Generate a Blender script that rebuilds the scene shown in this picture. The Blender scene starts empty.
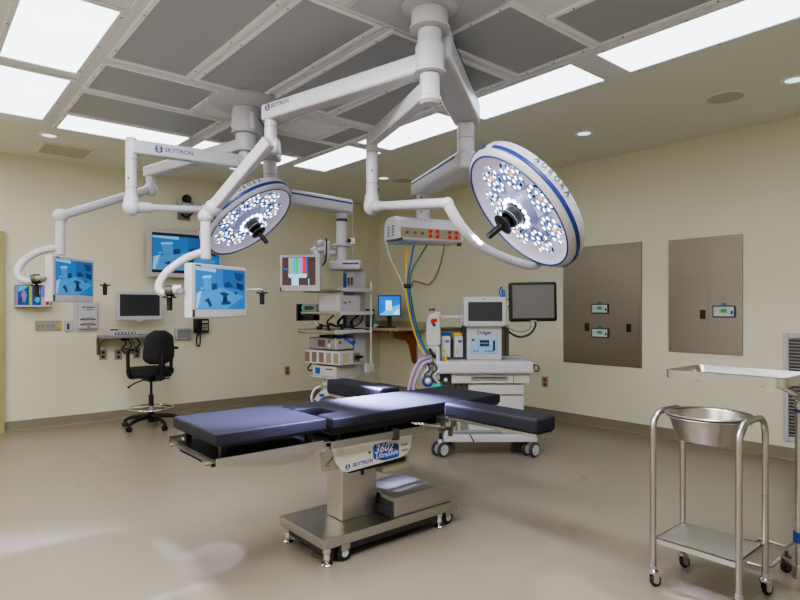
import bpy, bmesh, math, random
from mathutils import Vector, Matrix
random.seed(7)
PI = math.pi
sc = bpy.context.scene
COL = sc.collection
RT = Vector((.7638, -.6455, 0)); FW = Vector((.6455, .7638, 0)); UP = Vector((0, 0, 1))
V = Vector

# ---------------------------------------------------------------- materials
def lin(h):
    h = h.lstrip('#')
    c = [int(h[i:i+2], 16)/255 for i in (0, 2, 4)]
    return tuple((x/12.92 if x <= .04045 else ((x+.055)/1.055)**2.4) for x in c) + (1,)

def mat(name, col, rough=.5, metal=0, var=.05, scale=30, bump=0, emit=None, es=0, stretch=None, spec=.5, coat=0):
    m = bpy.data.materials.new(name); m.use_nodes = True
    nt = m.node_tree; N = nt.nodes; L = nt.links
    b = N['Principled BSDF']
    c = lin(col) if isinstance(col, str) else tuple(col)+(1,)
    tc = N.new('ShaderNodeTexCoord'); mp = N.new('ShaderNodeMapping'); nz = N.new('ShaderNodeTexNoise')
    if stretch: mp.inputs['Scale'].default_value = stretch
    nz.inputs['Scale'].default_value = scale; nz.inputs['Detail'].default_value = 3
    L.new(tc.outputs['Object'], mp.inputs['Vector']); L.new(mp.outputs['Vector'], nz.inputs['Vector'])
    mx = N.new('ShaderNodeMix'); mx.data_type = 'RGBA'
    mx.inputs['A'].default_value = tuple(max(0, x*(1-var)) for x in c[:3])+(1,)
    mx.inputs['B'].default_value = tuple(min(1, x*(1+var)) for x in c[:3])+(1,)
    L.new(nz.outputs['Fac'], mx.inputs['Factor']); L.new(mx.outputs['Result'], b.inputs['Base Color'])
    b.inputs['Roughness'].default_value = rough; b.inputs['Metallic'].default_value = metal
    b.inputs['Specular IOR Level'].default_value = spec
    if coat: b.inputs['Coat Weight'].default_value = coat
    if stretch:
        mr = N.new('ShaderNodeMapRange'); mr.inputs['To Min'].default_value = rough*.75; mr.inputs['To Max'].default_value = rough*1.3
        L.new(nz.outputs['Fac'], mr.inputs['Value']); L.new(mr.outputs['Result'], b.inputs['Roughness'])
    if bump:
        bp = N.new('ShaderNodeBump'); bp.inputs['Strength'].default_value = bump; bp.inputs['Distance'].default_value = .003
        L.new(nz.outputs['Fac'], bp.inputs['Height']); L.new(bp.outputs['Normal'], b.inputs['Normal'])
    if es:
        e = lin(emit if emit else col) if isinstance(emit or col, str) else tuple(emit or col)+(1,)
        b.inputs['Emission Color'].default_value = e; b.inputs['Emission Strength'].default_value = es
    return m

W = dict(
 white=mat('white_enamel', '#b9b8c0', .32), cream=mat('cream_enamel', '#bcb9af', .4), lightgrey=mat('light_grey_plastic', '#b9b9b4', .45),
 grey=mat('mid_grey_plastic', '#85868a', .45), dgrey=mat('dark_grey_plastic', '#3c3e42', .5), black=mat('black_plastic', '#141416', .4),
 rubber=mat('black_rubber', '#1c1c1e', .65), seatblack=mat('black_fabric', '#222327', .8, bump=.2, scale=200),
 pad=mat('navy_black_vinyl', '#1e1e29', .6, spec=.35, bump=.05, scale=400), padbase=mat('black_board', '#1b1b1f', .5),
 steel=mat('brushed_steel', '#bab8b5', .3, 1, var=.03, scale=9, stretch=(1, 1, 40)),
 steell=mat('satin_steel', '#c9c9c8', .46, 1, var=.05, scale=9, stretch=(1, 1, 40)),
 steelh=mat('brushed_steel_sheet', '#999289', .42, 1, var=.1, scale=5, stretch=(.6, .6, 60)),
 chrome=mat('polished_steel', '#d2d2d2', .16, 1), dsteel=mat('dark_steel', '#6d6a64', .4, 1),
 navy=mat('navy_stripe', '#22337e', .4), blue=mat('blue_plastic', '#1c50a8', .4), sky=mat('sky_blue_panel', '#8db9d8', .4),
 yellow=mat('yellow_plastic', '#d8b32c', .45), green=mat('green_plastic', '#1f6b45', .45), lime=mat('lime_card', '#9ad22c', .5),
 red=mat('red_plastic', '#c42a22', .4), orange=mat('orange_plastic', '#e06a20', .4), teal=mat('teal_plastic', '#2aa596', .45),
 cyan=mat('cyan_card', '#3bbfe0', .45), violet=mat('violet_card', '#8f7cc4', .5), lilac=mat('lilac_hose', '#b79fc9', .45),
 cardblue=mat('blue_card', '#2347a8', .5), brown=mat('brown_drawer_front', '#7b6252', .5), wood=mat('cherry_wood', '#8a4a2a', .4, var=.25, scale=12, stretch=(1, 1, .15)),
 beige=mat('beige_laminate', '#b5aa90', .45), tan=mat('tan_plate', '#8c8571', .4), hose=mat('brown_grey_cable', '#5d5648', .5),
 plate=mat('outlet_plate', '#a3a19b', .5, .6),
 ventgrey=mat('vent_louver_paint', '#c2bfae', .6),
 glassdark=mat('dark_glass', '#30323c', .12), greyscreen=mat('grey_glass', '#6a6a6a', .2), ink=mat('ink', '#2b2f4d', .5), clear=mat('pale_clear_plastic', '#c8ccd0', .2),
 olive=mat('olive_yellow_paint', '#a39b6c', .45), doorpaint=mat('door_paint', '#a59d84', .5),
)
def em(name, col, s): return mat(name, col, .5, emit=col, es=s, var=.02)
W['lcd'] = em('screen_blue', '#2a68a6', .5); W['lcd1'] = em('screen_deep_blue', '#265892', .48); W['lcd2'] = em('screen_navy', '#1a3a6a', .42)
W['lcd3'] = em('screen_pale_blue', '#3f7eb4', .52); W['lcd4'] = em('screen_cyan', '#6cacd0', .58); W['lcd5'] = em('screen_dark', '#10244a', .5)
W['desk1'] = em('desktop_blue', '#1467c8', 1.0); W['desk2'] = em('desktop_cyan', '#35b4ea', 1.0); W['deskw'] = em('desktop_window', '#cfe4f4', 1.0)
W['sbrown'] = em('screen_brown', '#4a3434', .4)
for k, c in dict(b1='#a3a63a', b2='#12a0e0', b3='#10b070', b4='#a070e0', b5='#d81c1c', b6='#1848c0', b7='#8cc8ec').items(): W[k] = em('bar_'+k, c, .8)
W['lens'] = em('led_white', '#eef2ff', 5); W['lensb'] = em('led_blue', '#6f9fe6', 1.1); W['lensa'] = em('led_amber', '#f0a040', 1.6); W['lensd'] = mat('led_dark', '#20263a', .2)
W['ringled'] = em('ring_white', '#e6ecff', 7); W['facepl'] = mat('lamp_face', '#b9b6c6', .25, emit='#b9b2d0', es=.35); W['poddish'] = mat('pod_dish', '#7f86a0', .2, emit='#7c8cc4', es=.3)
W['greenled'] = em('green_led', '#2a8a4a', .35); W['blueled'] = em('blue_led', '#3c66ff', 2)
# ceiling light diffuser: faint streaks, emitting
def diffuser():
    m = bpy.data.materials.new('light_diffuser'); m.use_nodes = True
    N = m.node_tree.nodes; L = m.node_tree.links; b = N['Principled BSDF']
    tc = N.new('ShaderNodeTexCoord'); nz = N.new('ShaderNodeTexNoise'); nz.inputs['Scale'].default_value = 2.5
    mr = N.new('ShaderNodeMapRange'); mr.inputs['To Min'].default_value = DIFF*.85; mr.inputs['To Max'].default_value = DIFF*1.15
    L.new(tc.outputs['Object'], nz.inputs['Vector']); L.new(nz.outputs['Fac'], mr.inputs['Value']); L.new(mr.outputs['Result'], b.inputs['Emission Strength'])
    b.inputs['Base Color'].default_value = (.8, .8, .8, 1); b.inputs['Emission Color'].default_value = (.86, .91, 1, 1)
    return m
DIFF = 3.6
W['diff'] = diffuser()
W['down'] = em('downlight_lens', '#cfe6e8', 1.6)
W['ceil'] = mat('ceiling_paint', '#e0e3da', .8, var=.02, scale=3); W['grid'] = mat('grid_paint', '#dfe1e6', .5, var=.03)
W['gridrim'] = mat('panel_rim', '#eceef4', .4, var=.03)
W['perf'] = mat('perforated_panel', '#a6a9b0', .45, .1, var=.12, scale=300); W['spkgrille'] = mat('speaker_grille', '#bfbcb6', .6, var=.15, scale=400)

def wallmat(name, col, zf=True):
    m = mat(name, col, .42, var=.025, scale=2.2, bump=.0)
    return m
W['wall'] = wallmat('wall_paint', '#dbd7c4'); W['base'] = mat('vinyl_base', '#847b6a', .5, var=.05, scale=8)
def floormat():
    m = mat('sheet_vinyl', '#8a8276', .27, var=.06, scale=160)
    N = m.node_tree.nodes; L = m.node_tree.links; b = N['Principled BSDF']
    tc = N['Texture Coordinate']; sx = N.new('ShaderNodeSeparateXYZ'); L.new(tc.outputs['Object'], sx.inputs[0])
    # welded seams every 1.83 m along y
    a = N.new('ShaderNodeMath'); a.operation = 'SUBTRACT'; a.inputs[1].default_value = .615
    f = N.new('ShaderNodeMath'); f.operation = 'PINGPONG'; f.inputs[1].default_value = 1.83
    lt = N.new('ShaderNodeMath'); lt.operation = 'LESS_THAN'; lt.inputs[1].default_value = .004
    L.new(sx.outputs['X'], a.inputs[0]); L.new(a.outputs[0], f.inputs[0]); L.new(f.outputs[0], lt.inputs[0])
    mx = N.new('ShaderNodeMix'); mx.data_type = 'RGBA'; mx.inputs['B'].default_value = lin('#9c8676')
    src = b.inputs['Base Color'].links[0].from_socket
    nz2 = N.new('ShaderNodeTexNoise'); nz2.inputs['Scale'].default_value = 1.3; L.new(tc.outputs['Object'], nz2.inputs['Vector'])
    mr = N.new('ShaderNodeMapRange'); mr.inputs['To Min'].default_value = .24; mr.inputs['To Max'].default_value = .36
    L.new(nz2.outputs['Fac'], mr.inputs['Value']); L.new(mr.outputs['Result'], b.inputs['Roughness'])
    L.new(lt.outputs[0], mx.inputs['Factor']); L.new(src, mx.inputs['A']); L.new(mx.outputs['Result'], b.inputs['Base Color'])
    return m
W['floor'] = floormat()

# ---------------------------------------------------------------- mesh builder
def frame(o, x=None, y=None, z=None):
    """matrix from an origin and two axis directions"""
    if x is not None and y is not None: x = V(x).normalized(); y = V(y); y = (y-x*y.dot(x)).normalized(); z = x.cross(y)
    elif z is not None and y is not None: z = V(z).normalized(); y = V(y); y = (y-z*y.dot(z)).normalized(); x = y.cross(z)
    else:
        z = V(z).normalized(); h = V((1, 0, 0)) if abs(z.x) < .8 else V((0, 1, 0)); y = z.cross(h).normalized(); x = y.cross(z)
    m = Matrix((x, y, z)).transposed().to_4x4(); m.translation = V(o); return m
def spline(pts, k=8):
    P = [V(p) for p in pts]; out = []
    for i in range(len(P)-1):
        p0 = P[i-1] if i else P[0]*2-P[1]; p1, p2 = P[i], P[i+1]; p3 = P[i+2] if i+2 < len(P) else P[-1]*2-P[-2]
        for j in range(k):
            t = j/k
            out.append(.5*((2*p1)+(p2-p0)*t+(2*p0-5*p1+4*p2-p3)*t*t+(3*p1-p0-3*p2+p3)*t**3))
    out.append(P[-1]); return out
_font_cache = {}
class MB:
    def __init__(s): s.v = []; s.f = []; s.m = []; s.x = Matrix()
    def raw(s, vs, fs, m):
        o = len(s.v); s.v += [s.x @ V(p) for p in vs]
        for f in fs: s.f.append([i+o for i in f]); s.m.append(m)
        return s
    def box(s, c, d, m=0, bev=0, rot=None, seg=2):
        bm = bmesh.new(); bmesh.ops.create_cube(bm, size=1)
        for v in bm.verts: v.co = V((v.co.x*d[0], v.co.y*d[1], v.co.z*d[2]))
        if bev: bmesh.ops.bevel(bm, geom=bm.edges[:], offset=min(bev, min(d)*.49), segments=seg, profile=.5, affect='EDGES')
        M = Matrix.Translation(V(c))
        if rot is not None: M = M @ (rot if isinstance(rot, Matrix) else Matrix.Rotation(rot, 4, 'Z'))
        bm.verts.index_update()
        s.raw([M @ v.co for v in bm.verts], [[v.index for v in f.verts] for f in bm.faces], m); bm.free(); return s
    def bb(s, x0, x1, y0, y1, z0, z1, m=0, bev=0, seg=2):
        return s.box(((x0+x1)/2, (y0+y1)/2, (z0+z1)/2), (abs(x1-x0), abs(y1-y0), abs(z1-z0)), m, bev, seg=seg)
    def lathe(s, prof, m=0, M=None, n=32, a0=0, a1=2*PI):
        M = M or Matrix(); full = abs(a1-a0-2*PI) < 1e-6; k = n if full else n+1; vs = []; fs = []; ring = []
        for r, z in prof:
            if r < 1e-6: ring.append([len(vs)]); vs.append(M @ V((0, 0, z)))
            else:
                ring.append(list(range(len(vs), len(vs)+k)))
                vs += [M @ V((r*math.cos(a0+(a1-a0)*i/n), r*math.sin(a0+(a1-a0)*i/n), z)) for i in range(k)]
        for a, b in zip(ring, ring[1:]):
            for i in range(n):
                j = (i+1) % k
                if len(a) == 1 and len(b) == 1: continue
                if len(a) == 1: fs.append([a[0], b[j], b[i]])
                elif len(b) == 1: fs.append([a[i], a[j], b[0]])
                else: fs.append([a[i], a[j], b[j], b[i]])
        return s.raw(vs, fs, m)
    def cyl(s, p0, p1, r0, r1=None, m=0, n=20, bev=0):
        p0 = V(p0); p1 = V(p1); h = (p1-p0).length; r1 = r0 if r1 is None else r1
        M = frame(p0, z=p1-p0)
        if bev: pr = [(0, 0), (r0-bev, 0), (r0, bev), (r1, h-bev), (r1-bev, h), (0, h)]
        else: pr = [(0, 0), (r0, 0), (r1, h), (0, h)]
        return s.lathe(pr, m, M, n)
    def tube(s, pts, r, m=0, n=10, closed=False, k=0):
        P = spline(pts, k) if k else [V(p) for p in pts]
        N = len(P); vs = []; fs = []; up = None
        R = r if isinstance(r, (list, tuple)) else None
        for i, p in enumerate(P):
            if closed: t = (P[(i+1) % N]-P[i-1]).normalized()
            else: t = (P[min(i+1, N-1)]-P[max(i-1, 0)]).normalized()
            if up is None:
                h = V((0, 0, 1)) if abs(t.z) < .9 else V((1, 0, 0)); up = t.cross(h).normalized()
            up = (up-t*up.dot(t)).normalized(); w = t.cross(up)
            rr = r if R is None else R[0]+(R[1]-R[0])*i/(N-1)
            vs += [p+(up*math.cos(2*PI*j/n)+w*math.sin(2*PI*j/n))*rr for j in range(n)]
        for i in range(N if closed else N-1):
            a = i*n; b = ((i+1) % N)*n
            for j in range(n): fs.append([a+j, a+(j+1) % n, b+(j+1) % n, b+j])
        if not closed: fs.append(list(range(n))[::-1]); fs.append([(N-1)*n+j for j in range(n)])
        return s.raw(vs, fs, m)
    def torus(s, c, R, r, m=0, axis=(0, 0, 1), n=40, k=10, a0=0, a1=2*PI):
        M = frame(c, z=axis); full = abs(a1-a0-2*PI) < 1e-6
        cnt = n if full else n+1
        return s.tube([M @ V((R*math.cos(a0+(a1-a0)*i/n), R*math.sin(a0+(a1-a0)*i/n), 0)) for i in range(cnt)], r, m, k, closed=full)
    def sph(s, c, r, m=0, n=20, sc_=(1, 1, 1)):
        M = Matrix.Translation(V(c)) @ Matrix.Diagonal((*sc_, 1)); k = n//2
        return s.lathe([(r*math.sin(PI*i/k) if 0 < i < k else 0, -r*math.cos(PI*i/k)) for i in range(k+1)], m, M, n)
    def prism(s, poly, z0, z1, m=0, M=None, bev=0):
        """extrude a 2D polygon along local z"""
        M = M or Matrix(); bm = bmesh.new()
        f = bm.faces.new([bm.verts.new((x, y, z0)) for x, y in poly]); bmesh.ops.recalc_face_normals(bm, faces=[f])
        r = bmesh.ops.extrude_face_region(bm, geom=[f]); bmesh.ops.translate(bm, vec=(0, 0, z1-z0), verts=[g for g in r['geom'] if isinstance(g, bmesh.types.BMVert)])
        bmesh.ops.recalc_face_normals(bm, faces=bm.faces[:])
        if bev: bmesh.ops.bevel(bm, geom=bm.edges[:], offset=bev, segments=2, profile=.5, affect='EDGES')
        bmesh.ops.triangulate(bm, faces=[f for f in bm.faces if len(f.verts) > 4])
        bm.verts.index_update()
        s.raw([M @ v.co for v in bm.verts], [[v.index for v in f.verts] for f in bm.faces], m); bm.free(); return s
    def quad(s, M, x0, x1, y0, y1, m=0, z=0):
        return s.raw([M @ V(p) for p in ((x0, y0, z), (x1, y0, z), (x1, y1, z), (x0, y1, z))], [[0, 1, 2, 3]], m)
    def poly(s, M, pts, m=0, z=0):
        return s.raw([M @ V((x, y, z)) for x, y in pts], [list(range(len(pts)))], m)
    def text(s, body, size, M, m=0, ex=.0006, shear=0, align='CENTER', bold=0):
        key = (body, shear, align, bold)
        if key not in _font_cache:
            cu = bpy.data.curves.new('lettering', 'FONT'); cu.body = body; cu.size = 1; cu.shear = shear; cu.align_x = align; cu.align_y = 'CENTER'; cu.resolution_u = 3; cu.offset = bold
            o = bpy.data.objects.new('lettering', cu); COL.objects.link(o)
            me = bpy.data.meshes.new_from_object(o.evaluated_get(bpy.context.evaluated_depsgraph_get()))
            _font_cache[key] = ([tuple(v.co) for v in me.vertices], [list(p.vertices) for p in me.polygons])
            bpy.data.objects.remove(o); bpy.data.curves.remove(cu); bpy.data.meshes.remove(me)
        vs, fs = _font_cache[key]
        return s.raw([M @ V((x*size, y*size, ex)) for x, y, z in vs], fs, m)
    def build(s, name, mats, parent=None, world=True, ang=38):
        off = V((0, 0, 0))
        if parent is not None and world:
            r = parent
            while r.parent: r = r.parent
            off = r.location
        me = bpy.data.meshes.new(name)
        me.from_pydata([tuple(p-off) for p in s.v], [], s.f)
        mats = mats if isinstance(mats, (list, tuple)) else [mats]
        for k in mats: me.materials.append(W[k] if isinstance(k, str) else k)
        me.polygons.foreach_set('material_index', s.m); me.polygons.foreach_set('use_smooth', [True]*len(s.f))
        bm = bmesh.new(); bm.from_mesh(me); bmesh.ops.recalc_face_normals(bm, faces=bm.faces[:]) if not getattr(s, 'flat', 0) else None; bm.to_mesh(me); bm.free()
        me.set_sharp_from_angle(angle=math.radians(ang)); me.update()
        o = bpy.data.objects.new(name, me); COL.objects.link(o)
        if parent is not None: o.parent = parent
        if not getattr(s, 'flat', 0):
            w = o.modifiers.new('face_weighted_normals', 'WEIGHTED_NORMAL'); w.keep_sharp = True; w.weight = 50
        return o
def each(name, mbs, mats, parent, world=True):
    for m in mbs: m.build(name, mats, parent, world)
def L_(*ns): return [W[n] for n in ns]
def tag(o, label=None, cat=None, group=None, kind=None):
    if label: o['label'] = label
    if cat: o['category'] = cat
    if group: o['group'] = group
    if kind: o['kind'] = kind
    return o
def thing(name, label, cat, loc=(0, 0, 0), rz=0, group=None):
    o = bpy.data.objects.new(name, None); COL.objects.link(o); o.location = loc; o.rotation_euler = (0, 0, rz); o.empty_display_size = .1
    return tag(o, label, cat, group)
def struct(name, mb, mats, parent=None):
    o = mb.build(name, mats, parent, world=False)
    if parent is None: o['kind'] = 'structure'
    return o
def copy_tree(o, parent=None):
    c = o.copy(); COL.objects.link(c); c.parent = parent
    for ch in list(o.children): copy_tree(ch, c)
    return c
LPOW, SPW, EXPO, LOOK = 52, 900, .09, 'AgX - Medium High Contrast'
# ================================================================ the room
XR, YB, ZC = 6.02, 7.65, 3.05
XL, YF = -1.7, -1.5
struct('floor', MB().bb(XL, XR, YF, YB, -.1, 0), ['floor'])
struct('ceiling', MB().bb(XL, XR, YF, YB, ZC, ZC+.1), ['ceil'])
struct('wall_back', MB().bb(XL, XR+.1, YB, YB+.1, 0, ZC), ['wall'])
struct('wall_right', MB().bb(XR, XR+.1, YF, YB, 0, ZC), ['wall'])
struct('wall_left', MB().bb(XL-.1, XL, YF, YB, 0, ZC), ['wall'])
struct('wall_front', MB().bb(XL-.1, XR+.1, YF-.1, YF, 0, ZC), ['wall'])
def coved(x0, y0, x1, y1, nx, ny):
    mb = MB(); d = V((x1-x0, y1-y0, 0)); M = frame((x0, y0, 0), x=(nx, ny, 0), y=(0, 0, 1))
    # profile: thin board with a coved toe
    pr = [(0, 0), (.03, 0), (.03, .003), (.016, .012), (.010, .03), (.008, .11), (.004, .115), (0, .115)]
    Ln = d.length; sgn = 1 if (M.to_3x3() @ V((0, 0, 1))).dot(d) > 0 else -1
    mb.prism(pr, 0, sgn*Ln, 0, M); return mb
struct('baseboard_back', coved(.82, YB, XR, YB, 0, -1), ['base'])
struct('baseboard_right', coved(XR, YF, XR, YB, -1, 0), ['base'])
# door in the back wall, its olive frame shows at the left edge
door = thing('door_1', None, None, (.36, YB-.015, 0)); door['kind'] = 'structure'
MB().bb(-.26, .76, YB-.03, YB-.004, .01, 2.13).build('leaf', ['doorpaint'], door)
mb = MB().bb(.758, .818, YB-.05, YB-.002, 0, 2.19, bev=.004).bb(-.32, -.26, YB-.05, YB-.002, 0, 2.19, bev=.004).bb(-.26, .758, YB-.05, YB-.002, 2.13, 2.19, bev=.004)
mb.build('frame', ['olive'], door)

# ---------------- laminar flow ceiling array
grid = MB().bb(.38, 3.99, -.2, 6.27, ZC-.016, ZC-.001)
for x, ya, yb in ((.97, .6, 6.2), (1.585, 2.68, 4.275), (2.19, 2.7, 4.1), (2.19, 5.0, 6.2), (2.79, 2.68, 4.275), (3.42, .6, 6.2)):   # narrow raised runs between the panels
    grid.bb(x-.013, x+.013, ya, yb, ZC-.026, ZC-.014, bev=.003)
for y in (2.03, 2.68, 4.275, 4.96, 5.68):
    grid.bb(1.0, 3.4, y-.01, y+.01, ZC-.026, ZC-.014, bev=.003)
struct('trim_1', grid, ['grid'])
def rectframe(mb, x0, x1, y0, y1, z0, z1, w, m=0, bev=.003):
    mb.bb(x0, x1, y0, y0+w, z0, z1, m, bev).bb(x0, x1, y1-w, y1, z0, z1, m, bev).bb(x0, x0+w, y0+w, y1-w, z0, z1, m, bev).bb(x1-w, x1, y0+w, y1-w, z0, z1, m, bev)
    return mb
def filter_panel(x0, x1, y0, y1, label, face='perf'):
    t = thing('ceiling_filter_panel', label, 'ceiling panel', ((x0+x1)/2, (y0+y1)/2, ZC-.016), 0, 'filter panels of the ceiling array')
    MB().bb(x0, x1, y0, y1, ZC-.024, ZC-.0165).build('perforated_face', [face], t)
    fr = rectframe(MB(), x0-.032, x1+.032, y0-.032, y1+.032, ZC-.034, ZC-.0165, .03)
    for x in (x0-.017, x1+.017):
        for k in range(3): fr.cyl((x, y0+(y1-y0)*(.1+.4*k), ZC-.036), (x, y0+(y1-y0)*(.1+.4*k), ZC-.033), .006, m=1, n=8)
    fr.build('frame', ['gridrim', 'dsteel'], t)
c1, c2, c3, c4 = (1.05, 1.535), (1.635, 2.12), (2.255, 2.74), (2.842, 3.335)
filter_panel(*c1, 2.73, 4.2, 'long grey ceiling filter panel beside the large square light at upper left')
filter_panel(*c2, 2.73, 4.2, 'long grey ceiling filter panel second from the left, full length in view')
filter_panel(*c3, 2.73, 4.2, 'long grey ceiling filter panel half hidden above the diagonal white boom arm')
filter_panel(*c4, 2.76, 4.24, 'long grey ceiling filter panel crossed by the blue-striped boom arm edge')
filter_panel(2.545, 3.33, 2.07, 2.63, 'wide short grey ceiling panel right of the front mounting hub')
filter_panel(*c4, .62, 1.99, 'grey ceiling panel at the top right beside the long light strip')
filter_panel(1.05, 1.82, 4.35, 4.9, 'short grey ceiling panel left of the rear mounting dish')
filter_panel(3.135, 3.37, 4.4, 4.94, 'small narrow grey ceiling panel near the rear right lights')
filter_panel(1.05, 2.12, 5.02, 5.62, 'grey ceiling panel behind the rear dish above the back strip light')
filter_panel(2.27, 3.37, 5.02, 5.62, 'grey ceiling panel at the rear right of the array, above the equipment boom')
acc = thing('ceiling_access_box', 'pale raised box panel in the ceiling right of the rear dish', 'ceiling panel', (2.85, 4.66, ZC-.016))
MB().bb(2.62, 3.07, 4.4, 4.93, ZC-.03, ZC-.0165, bev=.004).build('cover', ['gridrim'], acc)
rectframe(MB(), 2.62, 3.07, 4.4, 4.93, ZC-.042, ZC-.029, .018).build('rim', ['grid'], acc)
def ceiling_light(x0, x1, y0, y1, label):
    t = thing('ceiling_light', label, 'ceiling light', ((x0+x1)/2, (y0+y1)/2, ZC-.016), 0, 'flat light panels of the ceiling array')
    MB().bb(x0, x1, y0, y1, ZC-.022, ZC-.0165).build('diffuser', ['diff'], t)
    fr = rectframe(MB(), x0-.035, x1+.035, y0-.035, y1+.035, ZC-.03, ZC-.0165, .034)
    for x in (x0-.02, x1+.02):
        for k in range(3): fr.cyl((x, y0+(y1-y0)*(.05+.45*k), ZC-.032), (x, y0+(y1-y0)*(.05+.45*k), ZC-.029), .006, m=1, n=8)
    fr.build('frame', ['grid', 'dsteel'], t)
ceiling_light(.475, .92, 3.53, 4.65, 'large square-looking bright ceiling light at the upper left corner')
ceiling_light(.475, .92, 4.83, 5.99, 'bright ceiling light second from the front on the left side, above the downlight')
ceiling_light(1.07, 2.12, 5.70, 6.17, 'bright back strip ceiling light directly above the left monitor posts')
ceiling_light(2.27, 3.33, 5.70, 6.17, 'bright back strip ceiling light behind the rear mounting column')
ceiling_light(3.47, 3.90, 4.93, 6.04, 'rear bright ceiling light of the right row, above the equipment boom')
ceiling_light(3.47, 3.90, 3.61, 4.77, 'bright ceiling light of the right row behind the thin lamp arm')
ceiling_light(3.47, 3.90, 2.30, 3.46, 'bright ceiling light just right of the thick front boom arm')
ceiling_light(3.47, 3.90, .93, 2.10, 'long bright ceiling light at the top right corner')

def downlight(x, y, label):
    t = thing('recessed_downlight', label, 'downlight', (x, y, ZC), 0, 'round recessed downlights')
    MB().lathe([(.062, -.004), (.066, -.010), (.092, -.008), (.096, -.001)], 0, Matrix.Translation((x, y, ZC)), 32).build('trim_ring', ['gridrim'], t)
    MB().lathe([(0, -.0035), (.063, -.0035)], 0, Matrix.Translation((x, y, ZC)), 32).build('lens', ['down'], t)
downlight(1.071, 6.59, 'small round downlight near the left side below the bright square light')
downlight(5.01, 3.172, 'small round downlight above the right-hand lamp head')
downlight(5.02, 1.42, 'small round downlight at the far right edge beside the round speaker')
downlight(3.04, 6.69, 'small round downlight seen behind the slanted spring arm of the rear lamp')
downlight(4.75, 5.95, 'tiny round downlight beside the thin lamp drop post')
def speaker(x, y, label):
    t = thing('ceiling_speaker', label, 'speaker', (x, y, ZC), 0, 'round ceiling speakers')
    MB().lathe([(0, -.006), (.13, -.006)], 0, Matrix.Translation((x, y, ZC)), 36).build('grille', ['spkgrille'], t)
    MB().lathe([(.13, -.007), (.135, -.011), (.155, -.009), (.16, -.001)], 0, Matrix.Translation((x, y, ZC)), 36).build('rim', ['ceil'], t)
speaker(5.02, 1.90, 'round brownish ceiling speaker at the right beside the downlight')
speaker(5.02, 5.9, 'round dim ceiling speaker far back above the red-outlet boom')
vent = thing('ceiling_vent', 'dim rectangular ceiling air vent beside the left downlight', 'vent', (1.31, 7.13, ZC))
rectframe(MB(), 1.06, 1.56, 6.87, 7.39, ZC-.012, ZC-.001, .03).build('frame', ['ceil'], vent)
mb = MB()
for k in range(10): mb.bb(1.09, 1.53, 6.91+k*.046, 6.945+k*.046, ZC-.008, ZC-.001)
mb.build('louvers', ['ventgrey'], vent)

# ---------------------------------------------------------------- things on the back wall
FB = frame((0, 0, 0), x=(1, 0, 0), y=(0, 0, 1))      # picture plane facing -Y : x right, y up
def bw(y): return frame((0, y, 0), x=(1, 0, 0), y=(0, 0, 1))
def or_picture(mb, x0, x1, y0, y1, M, z, base):
    """a blue camera view of the room, drawn as flat patches; material slots start at base"""
    w, h = x1-x0, y1-y0
    def q(pts, c, k=1): mb.poly(M, [(x0+u*w, y1-v*h) for u, v in pts], base+c, z+.0004*k)
    q([(0, 0), (1, 0), (1, 1), (0, 1)], 0, 0)
    q([(0, .5), (.52, .42), (1, .62), (1, 1), (0, 1)], 0, 1)
    q([(0, .62), (.5, .46), (.98, .68), (.6, 1), (0, 1)], 3, 2)                        # pale floor
    q([(0, 0), (.38, .0), (.38, .09), (0, .06)], 4, 2)                                # ceiling light
    q([(.52, 0), (1, 0), (1, .55), (.52, .38)], 1, 2)                                 # far wall
    q([(.13, .22), (.28, .2), (.3, .52), (.15, .55)], 3, 3); q([(.12, .2), (.29, .17), (.29, .23), (.12, .26)], 4, 4)
    q([(.3, .38), (.4, .36), (.41, .5), (.3, .54)], 2, 3)
    q([(.75, .06), (.96, .08), (.93, .27), (.8, .25)], 2, 3); q([(.8, .32), (.96, .36), (.95, .52), (.83, .47)], 5, 3)
    q([(.54, .36), (.64, .3), (.76, .44), (.56, .46)], 2, 3)
    q([(.44, .6), (.54, .57), (.66, .62), (.56, .7)], 2, 4); q([(.53, .68), (.6, .66), (.62, .84), (.52, .83)], 5, 4); q([(.48, .83), (.66, .8), (.7, .88), (.5, .9)], 2, 4)
    q([(.02, .62), (.11, .55), (.04, .98), (0, .98)], 4, 4); q([(.16, .8), (.24, .72), (.31, .92), (.26, .96), (.22, .84)], 2, 4)
    q([(.74, .58), (.84, .54), (.8, .64)], 2, 4); q([(.07, .5), (.13, .48), (.13, .52)], 4, 4)
LCD = ['lcd', 'lcd1', 'lcd2', 'lcd3', 'lcd4', 'lcd5']
def rounded(w, h, r, n=5):
    o = []
    for cx, cy, a in ((w/2-r, h/2-r, 0), (-w/2+r, h/2-r, 90), (-w/2+r, -h/2+r, 180), (w/2-r, -h/2+r, 270)):
        for k in range(n+1):
            t = math.radians(a+90*k/n); o.append((cx+r*math.cos(t), cy+r*math.sin(t)))
    return o
# large wall display
t = thing('wall_display', 'large white-framed flat display on the back wall, behind the hanging monitor', 'monitor', (2.755, 7.52, 2.05))
MB().bb(2.275, 3.235, 7.5, 7.56, 1.745, 2.345, bev=.008).build('housing', ['white'], t)
mb = MB(); M = bw(7.4993); mb.quad(M, 2.325, 3.185, 1.80, 2.30, 6, 0); or_picture(mb, 2.33, 3.18, 1.835, 2.262, M, .0004, 0); mb.flat = 1
mb.build('screen', LCD+['black'], t)
MB().bb(2.6, 2.9, 7.56, 7.652, 1.9, 2.2).build('wall_bracket', ['dgrey'], t)
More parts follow.
